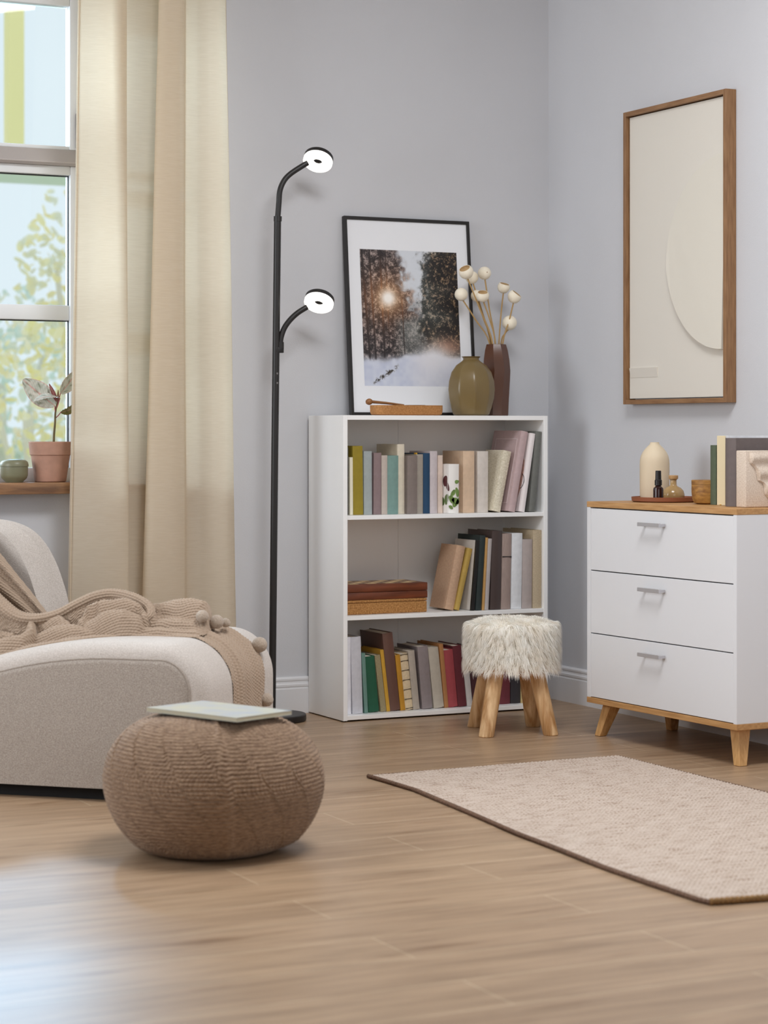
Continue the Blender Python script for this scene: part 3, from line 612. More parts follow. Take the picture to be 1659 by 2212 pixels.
M_pod = mat('dried_pod', '#f3ead6', .8, .15, 300, .03, 60); M_podin = mat('pod_inside', '#dcc398', .9); M_stem = mat('dried_stem', '#b08f5d', .8)
pods = [((3.802, 6.985, 1.581), .0265, (-.55, -.3, .8), 'topmost left pod on a straw stem, its opening tilted up to the left'),
        ((3.856, 7.04, 1.566), .0235, (.1, .8, .5), 'closed pod on a straw stem behind the two highest pods'),
        ((3.886, 7.00, 1.580), .0240, (.1, .3, .95), 'high pod with a small dark dot on its side'),
        ((3.806, 7.03, 1.502), .0240, (.2, .9, .3), 'closed pod low at the left edge of the bunch'),
        ((3.865, 6.975, 1.496), .0235, (-.2, -.4, .9), 'low pod with an upward opening in the middle of the bunch'),
        ((3.873, 7.035, 1.499), .0215, (.5, .8, .4), 'pod hidden behind the low middle one'),
        ((3.989, 7.04, 1.534), .0230, (.1, -.35, .93), 'upper pod of the three on the right, with an oval opening'),
        ((4.003, 6.985, 1.497), .0250, (.45, -.45, .78), 'middle pod of the three on the right, opening turned to the right'),
        ((3.997, 7.01, 1.402), .0270, (.3, .7, .6), 'lowest pod on the right side of the bunch')]
for i, ((x, y, z), r, nrm, lab) in enumerate(pods):
    bx_, by_ = 3.940+(x-3.92)*.14, 7.010+(y-7.01)*.25
    rx_, ry_ = 3.940+max(-.021, min(.021, (x-3.91)*.26)), 7.010+max(-.016, min(.016, (y-7.01)*.5))
    p = thing('dried_pod_stem', 'cream '+lab, 'dried pod', (bx_, by_, 1.14), 0, 'dried pods in the brown vase')
    e = Vector((x-bx_, y-by_, z-1.14)); d = e.normalized()
    tobj('stem', [(catmull([(0, 0, 0), (rx_-bx_, ry_-by_, .183), tuple(Vector((rx_-bx_, ry_-by_, .183)).lerp(e, .5)+Vector((.003*math.sin(i*2), 0, 0))), tuple(e-d*r*.9)], 16), .0026)], M_stem, p)
    n_ = Vector(nrm).normalized(); M = Matrix.Translation(e) @ n_.to_track_quat('Z', 'Y').to_matrix().to_4x4()
    op = .95 if i in (0, 4, 6, 7) else .55
    th = [PI-k*(PI-op)/14 for k in range(15)]
    pr = [(r*math.sin(a), r*math.cos(a)) for a in th]
    bm = B(); add_lathe(bm, pr+[(r*.92*math.sin(op), r*.985*math.cos(op))], 32, M, cap=False); obj('pod', bm, M_pod, p, 60)
    th2 = [op+k*(PI-op)/10 for k in range(11)]
    bm = B(); add_lathe(bm, [(r*.92*math.sin(a), r*.92*math.cos(a)+r*.065*math.cos(op)) for a in th2], 32, M, cap=False); obj('pod_inside', bm, M_podin, p, 60)
    if i == 2:
        bm = B(); add_lathe(bm, [(0, -.0005), (.0022, 0), (0, .0012)], 12, Matrix.Translation(e+Vector((-.002, -r+.0002, .002))) @ Matrix.Rotation(R(90), 4, 'X')); obj('dot', bm, M_pest, p)

# ------------------------------------------------------------------ floor lamp
lamp = thing('floor_lamp', 'black floor lamp with two lit ring heads on curved arms', 'lamp', (3.046, 7.005, 0))
bm = B(); add_lathe(bm, [(0, .001), (.116, .001), (.119, .004), (.119, .021), (.116, .024), (0, .025)], 72); obj('base', bm, M_black, lamp, 40)
top = (.021, 0, 1.745)
tobj('pole', [([(0, 0, .024), (.010, 0, .9), top], .0125)], M_black, lamp)
bm = B()
for z in (1.205, 1.172):
    add_lathe(bm, [(0, -.0005), (.0035, 0), (.0035, .001), (0, .0014)], 16, Matrix.Translation((.0145, -.0122, z)) @ Matrix.Rotation(R(90), 4, 'X'))
obj('touch_button', bm, mat('button_grey', '#6d6a69', .4), lamp)
M_led = bpy.data.materials.new('led_diffuser'); M_led.use_nodes = True
_b = M_led.node_tree.nodes['Principled BSDF']; _b.inputs['Base Color'].default_value = (.9, .9, .88, 1); _b.inputs['Emission Color'].default_value = (1, .95, .86, 1); _b.inputs['Emission Strength'].default_value = 2.2
def lamp_head(center, tip, arm, knuckle=False):
    tobj('arm', [(catmull(arm, 40), .0098)], M_black, lamp)
    n_ = Vector((-.40, -.44, -.80)).normalized()             # the lit face looks down into the room
    M = Matrix.Translation(center) @ n_.to_track_quat('Z', 'Y').to_matrix().to_4x4()
    bm = B(); add_lathe(bm, [(.018, -.020), (.048, -.020), (.0515, -.0165), (.0515, -.002), (.0165, -.002), (.0165, -.0185), (.018, -.020)], 64, M, cap=False); h = obj('head', bm, M_black, lamp, 40)
    bm = B(); add_lathe(bm, [(.0165, -.0018), (.0515, -.0018), (.0515, .0085), (.0485, .0118), (.0195, .0118), (.0165, .0085), (.0165, -.0018)], 64, M, cap=False); obj('diffuser', bm, M_led, h, 40)
lamp_head((.162, -.030, 1.950), None, [(.021, 0, 1.74), (.026, 0, 1.80), (.030, 0, 1.842), (.045, -.002, 1.877), (.068, -.007, 1.902), (.108, -.017, 1.930), (.126, -.022, 1.941)])
tobj('collar', [([(.0215, 0, 1.735), (.0217, 0, 1.752)], .0142)], M_black, lamp)
lamp_head((.164, -.034, 1.456), None, [(.031, -.002, 1.29), (.032, -.002, 1.325), (.044, -.004, 1.362), (.064, -.010, 1.392), (.090, -.017, 1.417), (.122, -.025, 1.438)])
bm = B(); add_box(bm, .010, .040, -.012, .008, 1.277, 1.297, .002); add_tube(bm, [(.031, -.002, 1.29), (.031, -.002, 1.315)], .012, 16); obj('joint', bm, M_black, lamp)
tobj('cable', [(catmull([(-.006, .012, .055), (-.03, .05, .045), (-.08, .09, .036), (-.16, .12, .03), (-.28, .125, .012), (-.5, .12, .004)], 30), .003)], M_black, lamp)

# ------------------------------------------------------------------ fluffy stool
def furmat():
    m = bpy.data.materials.new('faux_fur'); m.use_nodes = True; nt = m.node_tree; n = nt.nodes; L = nt.links
    n.remove(n['Principled BSDF']); o = n['Material Output']; d = n.new('ShaderNodeBsdfDiffuse'); t = n.new('ShaderNodeBsdfTranslucent'); x = n.new('ShaderNodeMixShader'); x.inputs[0].default_value = .36
    tc = n.new('ShaderNodeTexCoord'); no = n.new('ShaderNodeTexNoise'); no.inputs['Scale'].default_value = 28; L.new(tc.outputs['Object'], no.inputs[0])
    r = n.new('ShaderNodeValToRGB'); r.color_ramp.elements[0].position = .3; r.color_ramp.elements[1].position = .65; r.color_ramp.elements[0].color = lin('#faf5ec'); r.color_ramp.elements[1].color = lin('#fffefa'); L.new(no.outputs[0], r.inputs[0])
    for q in (d, t): L.new(r.outputs[0], q.inputs[0])
    L.new(d.outputs[0], x.inputs[1]); L.new(t.outputs[0], x.inputs[2]); L.new(x.outputs[0], o.inputs[0]); return m
st = thing('stool', 'round stool with cream faux fur seat and four raw wooden legs', 'stool', (3.655, 6.395, 0))
M_acacia = woodmat('stool_leg_wood', '#e6c294', '#b2824f', (16, 16, 1.3), 4, .5, .05)
for (fx, fy), (tx, ty) in (((-.143, -.080), (-.088, -.052)), ((.070, -.137), (.040, -.088)), ((-.057, .155), (-.036, .098)), ((.127, .076), (.080, .046))):
    d = Vector((tx-fx, ty-fy, .215)); bm = B()
    add_loft(bm, [[(fx+d.x*f+r*math.cos(2*PI*k/32)*(1+.03*math.sin(k*1.7)), fy+d.y*f+r*math.sin(2*PI*k/32)*(1+.03*math.cos(k*2.3)), z) for k in range(32)] for f, r, z in ((0, .0235, .0004), (.01, .0255, .003), (.25, .026, .055), (.5, .0268, .11), (1, .0268, .222))])
    obj('leg', bm, M_acacia, st)
core = [(0, .212), (.118, .212), (.134, .222), (.140, .25), (.140, .335), (.134, .354), (.116, .366), (.07, .371), (0, .372)]
bm = B(); add_lathe(bm, core, 64); M_fur = furmat()
obj('seat', bm, mat('seat_fabric', '#fdfaf4', .9), st)
def fur():
    n = 34000; segs = 6; nc = 900
    th = rng.uniform(0, 2*PI, n); top = rng.random(n) < .34
    rt = .137*np.sqrt(rng.random(n)); zs = .208+.158*rng.random(n)
    r = np.where(top, rt, .1395); z = np.where(top, .3705-np.clip((rt-.07)/.066, 0, 1)**2*.016, zs)
    er = np.stack([np.cos(th), np.sin(th), np.zeros(n)], 1); tang = np.stack([-np.sin(th), np.cos(th), np.zeros(n)], 1)
    P = er*r[:, None]; P[:, 2] = z
    # tufts: every strand bends towards the tip of the nearest tuft
    ta = rng.uniform(0, 2*PI, nc); tz = rng.uniform(.17, .385, nc); cl = np.empty(n, int)
    for a in range(0, n, 3000):
        b = slice(a, a+3000); dth = np.abs((th[b, None]-ta[None]+PI) % (2*PI)-PI)*.14; dz = np.abs((z[b, None]-.03)-tz[None]); cl[b] = np.argmin(dth**2+(dz*.75)**2, 1)
    tl = rng.normal(size=(nc, 2))
    edge = np.clip((rt-.05)/.085, 0, 1)[:, None]
    nr = np.where(top[:, None], np.array([0, 0, .75])+er*edge*.8+np.stack([np.cos(th*3+rt*60), np.sin(th*5-rt*40), np.zeros(n)], 1)*.55, er*.85+np.array([0, 0, .30]))
    nr = nr+tang*(tl[cl, :1]*.22+rng.normal(size=(n, 1))*.14)+np.array([0, 0, 1.])*(tl[cl, 1:]*.14+rng.normal(size=(n, 1))*.12)
    nr /= np.linalg.norm(nr, axis=1)[:, None]
    Lh = rng.uniform(.028, .050, n)*np.where(top, .85, 1.0); w = rng.uniform(.0005, .0010, n); g = np.where(top, .45, .95)
    tip = np.stack([np.cos(ta[cl]), np.sin(ta[cl]), np.zeros(n)], 1)*.158; tip[:, 2] = tz[cl]
    pts = []
    for k in range(segs):
        f = k/(segs-1)
        q = P+nr*(Lh*(f-.22*f*f))[:, None]; q[:, 2] -= Lh*g*.7*f*f
        pull = np.where(top, 0, .30*f*f)[:, None]; q[:, :2] += (tip-q)[:, :2]*pull
        q += tang*(np.sin(f*4+th*17)*.0016*f)[:, None]; pts.append(q)
    pts = np.array(pts)
    out = np.where(top[:, None], np.array([0, 0, 1.])+er*edge*.6, er+np.array([0, 0, .25])); dm = pts[-1]-pts[0]
    side = np.cross(dm, out+rng.normal(size=(n, 3))*.3); side /= np.linalg.norm(side, axis=1)[:, None]+1e-9
    V = np.empty((n, segs, 2, 3))
    for k in range(segs):
        ww = w*(1-.88*(k/(segs-1))**1.5); V[:, k, 0] = pts[k]-side*ww[:, None]; V[:, k, 1] = pts[k]+side*ww[:, None]
    base = np.arange(n)[:, None]*segs*2; F = []
    for k in range(segs-1): F.append(np.concatenate([base+2*k, base+2*k+1, base+2*k+3, base+2*k+2], 1))
    o = pyobj('fur', V.reshape(-1, 3), np.concatenate(F), M_fur, st, 180); o['kind'] = 'stuff'
fur()

# ------------------------------------------------------------------ dresser
TH = R(2.284)
dr = thing('dresser', 'white three drawer dresser with oak top, oak base and splayed legs', 'dresser', (3.858, 5.4016, 0), TH)
DW, DD = .7965, .362                                         # local +Y runs along the front, local +X goes back to the wall
bm = B(); add_box(bm, 0, DD, 0, DW, .755, .7735, .001, 1); obj('top_board', bm, M_oak, dr, 30)
bm = B(); add_box(bm, 0, DD, 0, DW, .111, .129, .001, 1); obj('base_board', bm, M_oak, dr, 30)
for y0, y1 in ((.001, .0168), (DW-.0168-.004, DW-.001)):
    bm = B(); add_box(bm, .001, DD-.002, y0, y1, .1292, .7548, .0006, 1); obj('side_panel', bm, M_white2, dr, 30)
bm = B(); add_box(bm, DD-.010, DD-.004, .017, DW-.021, .1295, .7545); add_box(bm, .022, DD-.011, .017, DW-.021, .130, .134); add_box(bm, .06, DD-.011, .017, DW-.021, .745, .7545); obj('carcass', bm, mat('carcass_gap_shade', '#8f8c8a', .7), dr, None)  # grey puts the shade behind the drawer gaps into the carcass colour
M_alu = mat('matt_aluminium', '#c9c8cc', .35, metal=.6)
for z0, z1, hz in ((.5490, .7515, .7105), (.3425, .5455, .5045), (.1315, .3390, .2985)):
    bm = B(); add_box(bm, .002, .018, .0178, DW-.0218, z0, z1, .0008, 1); d = obj('drawer', bm, M_white2, dr, 30)
    bm = B(); add_box(bm, -.026, -.018, .358, .474, hz-.006, hz+.006, .0006, 1)
    add_box(bm, -.018, .0018, .362, .370, hz-.005, hz+.004); add_box(bm, -.018, .0018, .462, .470, hz-.005, hz+.004); obj('handle', bm, M_alu, d, 30)
    bm = B(); add_box(bm, .019, DD-.03, .03, DW-.034, z0+.012, z1-.03); obj('drawer_box', bm, mat('drawer_inner', '#b9b6b3', .7), d, None)
def leg(sx, sy):
    cx0 = .062 if sx < 0 else DD-.062; cy0 = .062 if sy < 0 else DW-.062
    cx1, cy1 = cx0+sx*.026, cy0+sy*.034; a, b = .0225, .0145; bm = B()
    add_loft(bm, [[(cx1+x*b, cy1+y*b, .0006) for x, y in ((-1, -1), (1, -1), (1, 1), (-1, 1))], [(cx0+x*a, cy0+y*a, .1108) for x, y in ((-1, -1), (1, -1), (1, 1), (-1, 1))]])
    bmesh.ops.bevel(bm, geom=list(bm.edges), offset=.0015, segments=1, affect='EDGES')
    obj('leg', bm, M_oakleg, dr, None)
for sx in (-1, 1):
    for sy in (-1, 1): leg(sx, sy)
bm = B(); add_box(bm, .04, DD-.04, .03, DW-.03, .105, .1108); obj('mounting_plate', bm, M_oakleg, dr, None)
ZT = .7738

# things on the dresser
tr2 = thing('round_tray', 'round terracotta brown tray on the dresser under the bottle vase', 'tray', (4.028, 6.04, ZT))
bm = B(); add_lathe(bm, [(0, .0004), (.100, .0004), (.107, .003), (.109, .016), (.1065, .0165), (.104, .006), (0, .005)], 72); obj('dish', bm, mat('terracotta_lacquer', '#8a5236', .5), tr2)
tv = thing('bottle_vase', 'pale beige matt bottle shaped vase on the round tray', 'vase', (4.045, 6.125, ZT+.0054))
bm = B(); add_lathe(bm, [(0, .0002), (.0475, .0002), (.0485, .003), (.0492, .06), (.0492, .118), (.0483, .132), (.0455, .144), (.039, .157), (.030, .1685), (.0215, .177), (.0165, .182), (.0148, .1865), (.0148, .189), (.0125, .189), (.011, .18), (0, .172)], 72); obj('body', bm, mat('beige_matt_glass', '#dac9ad', .6, .05, 500), tv)
M_amber = mat('amber_glass', '#2a100b', .12); M_cap = mat('black_cap', '#171313', .35)
ab = thing('spray_bottle', 'small dark amber spray bottle with black cap standing on the round tray', 'bottle', (3.965, 5.982, ZT+.0054))
bm = B(); add_lathe(bm, [(0, .0002), (.0148, .0002), (.0165, .002), (.0168, .035), (.0155, .042), (.010, .0465), (.009, .05), (0, .05)], 40); obj('glass_body', bm, M_amber, ab)
bm = B(); add_lathe(bm, [(0, .0502), (.0118, .0502), (.0118, .0665), (.0105, .068), (.0098, .069), (.0092, .0965), (.0082, .098), (0, .098)], 32); obj('cap', bm, M_cap, ab, 30)
fl = thing('stopper_flask', 'squat yellow brown glass flask with a wide stopper behind the amber bottle', 'bottle', (4.045, 6.014, ZT+.0054))
bm = B(); add_lathe(bm, [(0, .0002), (.030, .0002), (.0355, .008), (.0365, .018), (.033, .031), (.024, .041), (.0135, .046), (.0105, .050), (.0102, .066), (.0125, .068), (.0125, .0695), (0, .0695)], 48); obj('glass_body', bm, mat('honey_glass', '#a98a5c', .15), fl)
bm = B(); add_lathe(bm, [(0, .0697), (.0150, .0697), (.0155, .071), (.0155, .080), (.0145, .0815), (0, .0815)], 36); obj('stopper', bm, mat('stopper_wood', '#b89060', .5), fl, 30)
M_bowlw = woodmat('mango_wood', '#b0813f', '#7d5327', (5, 5, 14), 8, .5, .05)
wb_ = thing('wooden_bowl', 'round lidded wooden bowl next to the green book on the dresser', 'bowl', (4.025, 5.785, ZT))
bm = B(); add_lathe(bm, [(0, .0004), (.038, .0004), (.046, .004), (.0525, .018), (.0545, .040), (.0545, .0625), (0, .0625)], 56); obj('body', bm, M_bowlw, wb_, 30)
bm = B(); add_lathe(bm, [(0, .0632), (.0545, .0632), (.0548, .075), (.053, .0765), (0, .0772)], 56); obj('lid', bm, M_bowlw, wb_, 30)
G4 = 'books on the dresser'
def dresser_book(x, y, th, L, dep, color, label, kind='cloth', **k):
    # spine turned to the left (-X), front board towards the room (-Y)
    return make_book('book', th, L, dep, color, kind, (x, y, ZT+.0004), (0, 0, R(-90)), label, G4, **k)
dresser_book(3.995, 5.738, .031, .187, .135, '#55604b', 'narrow dark green book beside the wooden bowl on the dresser')
cb = dresser_book(3.992, 5.692, .044, .217, .158, '#eceef2', 'tallest white book with cream spine on the dresser')
bm = B(); add_box(bm, .0002, .0438, -.0006, .0006, .0004, .2166); obj('cream_spine', bm, mat('cream_spine_cloth', '#e3d4b0', .7), cb, None)
bm = B(); add_box(bm, .018, .024, -.004, .003, .0004, .0025, .0005); obj('ribbon', bm, mat('bookmark_gold', '#d2a83a', .6), cb, None)
dresser_book(3.945, 5.598, .055, .210, .168, '#6d6361', 'thick dark grey book in front of the tall white one on the dresser', round_=.012)
be = thing('bookend', 'speckled beige sculpted bookend with wavy stepped relief at the front of the dresser books', 'bookend', (3.935, 5.462, ZT))
M_stone = mat('beige_sandstone', '#e3d5c6', .8, .08, 400, 0, 260, col2='#cbb8a6')
bm = B(); add_box(bm, 0, .17, 0, .05, .0004, .1725, .003, 3); obj('slab', bm, M_stone, be)
prof = [(.012, .155), (.013, .135), (.026, .125), (.036, .112), (.040, .095), (.042, .082), (.060, .075), (.066, .062), (.068, .04), (.080, .028), (.092, .003), (.167, .003), (.167, .170), (.02, .170)]
def wavy(i): return prof
nxp = 40; zs = np.linspace(.0035, .169, 60); edge = np.interp(zs, [p[1] for p in prof[:11]][::-1], [p[0] for p in prof[:11]][::-1])
V = []; 
for z, e in zip(zs, edge):
    for x in np.linspace(e, .167, nxp):
        q = (x-e)/.155; step = .5+.5*math.sin(z*2*PI/.046-q*.7); V.append((x, -.001-.013*min(1, (x-e)/.006)*(.45+.55*step), z))
pyobj('relief', V, gridF(60, nxp)[:, ::-1], M_stone, be, 40)

# ------------------------------------------------------------------ relief picture on the right wall
wa = thing('relief_picture', 'oak framed cream relief picture with a large half disc on the right wall', 'picture', (XR-.0004, 5.9485, 1.0993))
AW, AH, AD = .6208, 1.029, .0415                              # local y along the wall, z up, -x towards the room
M_oakf = woodmat('oak_frame', '#9a7450', '#7f5b3b', (14, 14, 1.4), 9, .5); M_oakf2 = woodmat('oak_frame_bar', '#9a7450', '#7f5b3b', (14, 1.4, 14), 9, .5)
for y0, y1, z0, z1, m in ((0, .016, 0, AH, M_oakf), (AW-.016, AW, 0, AH, M_oakf), (.016, AW-.016, 0, .016, M_oakf2), (.016, AW-.016, AH-.016, AH, M_oakf2)):
    bm = B(); add_box(bm, -AD, 0, y0, y1, z0, z1, .0008, 1); obj('frame_bar', bm, m, wa, 30)
M_plaster = mat('cream_relief_board', '#dcd7cd', .75, .04, 300); M_plaster2 = mat('cream_relief_shape', '#dbd6ca', .75, .04, 300)
bm = B(); add_box(bm, -.026, -.006, .020, AW-.020, .020, AH-.020); obj('panel', bm, M_plaster, wa, None)
cy, cz, rr = .021, .501, .325                                 # half disc on the near edge, sloping flush towards its top
P = [(cy+rr*math.cos(R(a)), cz+rr*math.sin(R(a))) for a in np.linspace(-89.9, 89.9, 60)]
bm = B(); fr_, bk_ = [], []
for y, z in P:
    lift = .019*min(1, max(0, (cz+rr*.99-z)/(rr*1.1)))+.0002
    fr_.append(bm.verts.new((-.026-lift, y, z))); bk_.append(bm.verts.new((-.0258, y, z)))
bm.faces.new(fr_); bm.faces.new(bk_[::-1])
for i in range(len(P)): bm.faces.new((fr_[i], bk_[i], bk_[(i+1) % len(P)], fr_[(i+1) % len(P)]))
bmesh.ops.recalc_face_normals(bm, faces=bm.faces); bmesh.ops.triangulate(bm, faces=[f for f in bm.faces if len(f.verts) > 4]); obj('half_disc', bm, M_plaster2, wa, None)
bm = B(); add_prism(bm, [(-.0258, .093), (-.0270, .093), (-.0325, .127), (-.0258, .127)], AW-.198, AW-.026, 'y'); obj('relief_block', bm, M_plaster, wa, None)

# ------------------------------------------------------------------ sofa
UX = Vector((.7267, -.6869, 0)); SA = math.atan2(UX.y, UX.x)
sofa = thing('sofa', 'light beige boucle sofa with rounded end under the knitted blanket', 'sofa', (2.138, 5.515, 0), SA)
M_bou = mat('boucle', '#d3cbc4', .95, .5, 380, 0, 330, col2='#bbb2aa', sheen=.15); M_bou2 = mat('boucle_side_shade', '#b3a99f', .95, .5, 360, 0, 300, col2='#958a80', sheen=.1)  # second boucle copy carries the side panel's shade in its darker colour
U1 = -1.75
def ztop(u): return .435-(min(.062, .044*((-u-.2)/.34)**2) if u < -.2 else 0)
def outline(top=True):
    P = [(.055, .036), (.0645, .045), (.065, .07)]+[(.065, z) for z in (.12, .18, .24, .28)]
    P += [(-.065+.13*math.cos(R(a)), .30+.135*math.sin(R(a))) for a in range(0, 90, 6)]
    P += [(u, ztop(u)) for u in np.arange(-.07, U1+.06, -.04)]+[(U1, ztop(U1)-.03), (U1, .036)]
    return np.array(P)
def inset(P, d, n_it=1):
    for _ in range(n_it):
        a = np.roll(P, 1, 0); b = np.roll(P, -1, 0); t = b-a; t /= np.linalg.norm(t, axis=1)[:, None]+1e-9; nrm = np.stack([-t[:, 1], t[:, 0]], 1); P = P+nrm*d
    return P
O = outline(); SD = .57
def inset_flat(P, d):                                        # inset that keeps the bottom edge on its line
    P = P.copy(); P[P[:, 1] < .05, 1] -= d; Q = inset(P, d if area2(P) > 0 else -d); Q[:, 1] = np.maximum(Q[:, 1], .036); return Q
def rings_round(O, v0, v1, r, ins):
    L = []
    for a in (0, 18, 36, 54, 72, 90): L.append((v0+r*(1-math.sin(R(a))), ins*(1-math.cos(R(a)))))
    A = [(v, i) for v, i in L][::-1]                          # from the face outwards
    rings = [[(p[0], v, p[1]) for p in inset_flat(O, i)] for v, i in A]
    rings += [[(p[0], (v0+v1)/2, p[1]) for p in O]]
    rings += [[(p[0], v1+v0-v, p[1]) for p in inset_flat(O, i)] for v, i in A[::-1]]
    return rings
def area2(P): x, y = P[:, 0], P[:, 1]; return np.sum(x*np.roll(y, -1)-y*np.roll(x, -1))
bm = B(); add_loft(bm, rings_round(O, 0, SD, .05, .042)); obj('seat_body', bm, M_bou, sofa, 80)
# side panel, slightly domed, with its seam
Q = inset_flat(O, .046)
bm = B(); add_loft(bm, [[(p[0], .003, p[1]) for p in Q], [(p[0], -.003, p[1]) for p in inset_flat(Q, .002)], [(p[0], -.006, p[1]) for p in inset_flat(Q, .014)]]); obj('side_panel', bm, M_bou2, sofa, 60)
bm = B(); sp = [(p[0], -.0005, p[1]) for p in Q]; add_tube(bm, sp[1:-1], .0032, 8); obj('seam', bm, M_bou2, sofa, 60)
BK = [(-.595, .37), (-.597, .43), (-.60, .489), (-.619, .554), (-.642, .611), (-.672, .661), (-.709, .699), (-.755, .723), (-.83, .738), (-1.0, .745), (-1.4, .745), (-1.7, .735), (-1.74, .70), (-1.745, .37)]
BKs = catmull(BK, 60)
ins_s = 1 if area2(BKs) > 0 else -1
bm = B(); L = [(.36+.09*(1-math.sin(R(a))), .055*(1-math.cos(R(a)))) for a in (90, 72, 54, 36, 18, 0)][::-1]
rg = [[(p[0], v, max(p[1], .37)) for p in inset(BKs, ins_s*i)] for v, i in [(.36+.09*(1-math.sin(R(a))), .055*(1-math.cos(R(90-a)))) for a in (90, 72, 54, 36, 18, 0)]]
rg += [[(p[0], .50, p[1]) for p in BKs]]
rg += [[(p[0], v, max(p[1], .37)) for p in inset(BKs, ins_s*i)] for v, i in [(.565-.06*(1-math.sin(R(a))), .05*(1-math.cos(R(90-a)))) for a in (0, 18, 36, 54, 72, 90)]]
add_loft(bm, rg); obj('backrest', bm, M_bou, sofa, 80)
bm = B(); add_box(bm, U1+.03, .02, .03, SD-.03, .0006, .0357); obj('gap_block', bm, mat('gap_shade_black', '#141313', .9), sofa, None)  # added black block, its colour gives the floor gap under the sofa its shade

# ------------------------------------------------------------------ knitted throw
M_knit = mat('knit_yarn', '#ab9682', .95, .3, 900, .06, 240, sheen=.2)
def knit(row, s, pitch, amp):
    k = np.floor(row); return amp*(np.abs(np.sin(PI*row))**.7)*(.42+.58*(.5+.5*np.sin(2*PI*s/pitch+PI*k)))
KV, KF, KO = [], [], 0
def push(V, F):
    global KO
    KV.append(V); KF.append(F+KO); KO += len(V)
def knit_tube(pts, pitch=.0088, rowp=.0078, amp=.0036, flat=1.0):
    A = np.array(pts, float); C0 = catmull(A, 300); ln = np.sum(np.linalg.norm(np.diff(C0[:, :3], axis=0), axis=1))
    ns = int(ln/pitch*5)+6; C1 = catmull(A, 800); cum = np.r_[0, np.cumsum(np.linalg.norm(np.diff(C1[:, :3], axis=0), axis=1))]
    sg = np.linspace(0, cum[-1], ns); Cp = np.stack([np.interp(sg, cum, C1[:, k]) for k in range(4)], 1)
    rad = Cp[:, 3]; rm = rad.mean(); e = np.minimum(sg, cum[-1]-sg)/rm; rad = rad*np.sqrt(np.clip(1-(1-np.clip(e, 0, 1))**2, .0004, 1))
    nr = max(6, int(round(2*PI*rm/rowp))); nt = nr*5; th = np.arange(nt)*2*PI/nt
    T, N, Bn = frames(Cp[:, :3])
    row = th[None, :]*nr/(2*PI)+.02*np.sin(sg[:, None]*9); d = knit(row, sg[:, None], pitch, amp)*np.clip(rad[:, None]/.01, 0, 1)
    rr_ = rad[:, None]-.0012+d
    # wrinkles along the fold
    rr_ = rr_*(1+.06*np.sin(th[None, :]*3+sg[:, None]*11)+.05*np.sin(th[None, :]*2-sg[:, None]*17))
    V = Cp[:, None, :3]+rr_[..., None]*(np.cos(th)[None, :, None]*N[:, None]*1.0+np.sin(th)[None, :, None]*Bn[:, None])
    push(V.reshape(-1, 3), gridF(ns, nt, True))
def spath():
    P = [(u, ztop(u)) for u in np.arange(-.80, -.065, .03)]+[(-.065+.13*math.sin(R(a)), .30+.135*math.cos(R(a))) for a in range(0, 91, 6)]+[(.065, z) for z in np.arange(.27, .155, -.03)]
    return np.array(P)
def knit_sheet(vn, vf, u0, u1s, off=.004, pitch=.0088, rowp=.0078, amp=.0042, ridge=()):
    P = spath(); cum = np.r_[0, np.cumsum(np.linalg.norm(np.diff(P, axis=0), axis=1))]
    s0 = np.interp(u0, P[:27, 0], cum[:27]); sg = np.arange(s0, cum[-1]-u1s, pitch/5)
    pu = np.interp(sg, cum, P[:, 0]); pz = np.interp(sg, cum, P[:, 1]); t = np.stack([np.gradient(pu), np.gradient(pz)], 1); t /= np.linalg.norm(t, axis=1)[:, None]; nm = np.stack([-t[:, 1], t[:, 0]], 1)
    nv = int((max(vf[1])-min(vn[1]))/rowp)*5; w = np.linspace(0, 1, nv)
    vN = np.interp(sg, np.array(vn[0])+0, vn[1]); vF = np.interp(sg, vf[0], vf[1])
    vv = vN[:, None]*(1-w)+vF[:, None]*w
    d = knit(vv/rowp, sg[:, None], pitch, amp)
    lift = off+.004*np.sin(vv*60+sg[:, None]*5)
    for vc, wid, hgt, drift in ridge: lift = lift+hgt*np.exp(-((vv-vc-drift*(sg[:, None]-cum[-1]))/wid)**2)
    edge = np.minimum(w, 1-w)*(vF-vN)[:, None]; lift = lift*np.clip(edge/.008, 0, 1)**.5
    h = lift+d
    V = np.stack([pu[:, None]+nm[:, :1]*h, vv, pz[:, None]+nm[:, 1:]*h], -1)
    push(V.reshape(-1, 3), gridF(len(sg), nv)); return cum
cs = spath(); ctot = np.r_[0, np.cumsum(np.linalg.norm(np.diff(cs, axis=0), axis=1))]
uu = lambda u: float(np.interp(u, cs[:27, 0], ctot[:27]))
knit_sheet(([uu(-.155), uu(-.08), ctot[-1]-.27, ctot[-1]-.12, ctot[-1]], [.186, .178, .178, .20, .212]),
           ([uu(-.16), uu(-.1), ctot[-1]-.2, ctot[-1]], [.42, .425, .455, .44]), -.10, 0, pitch=.0092, rowp=.0082, ridge=((.235, .012, .012, -.06), (.32, .02, .008, .05), (.39, .02, .010, .02)))
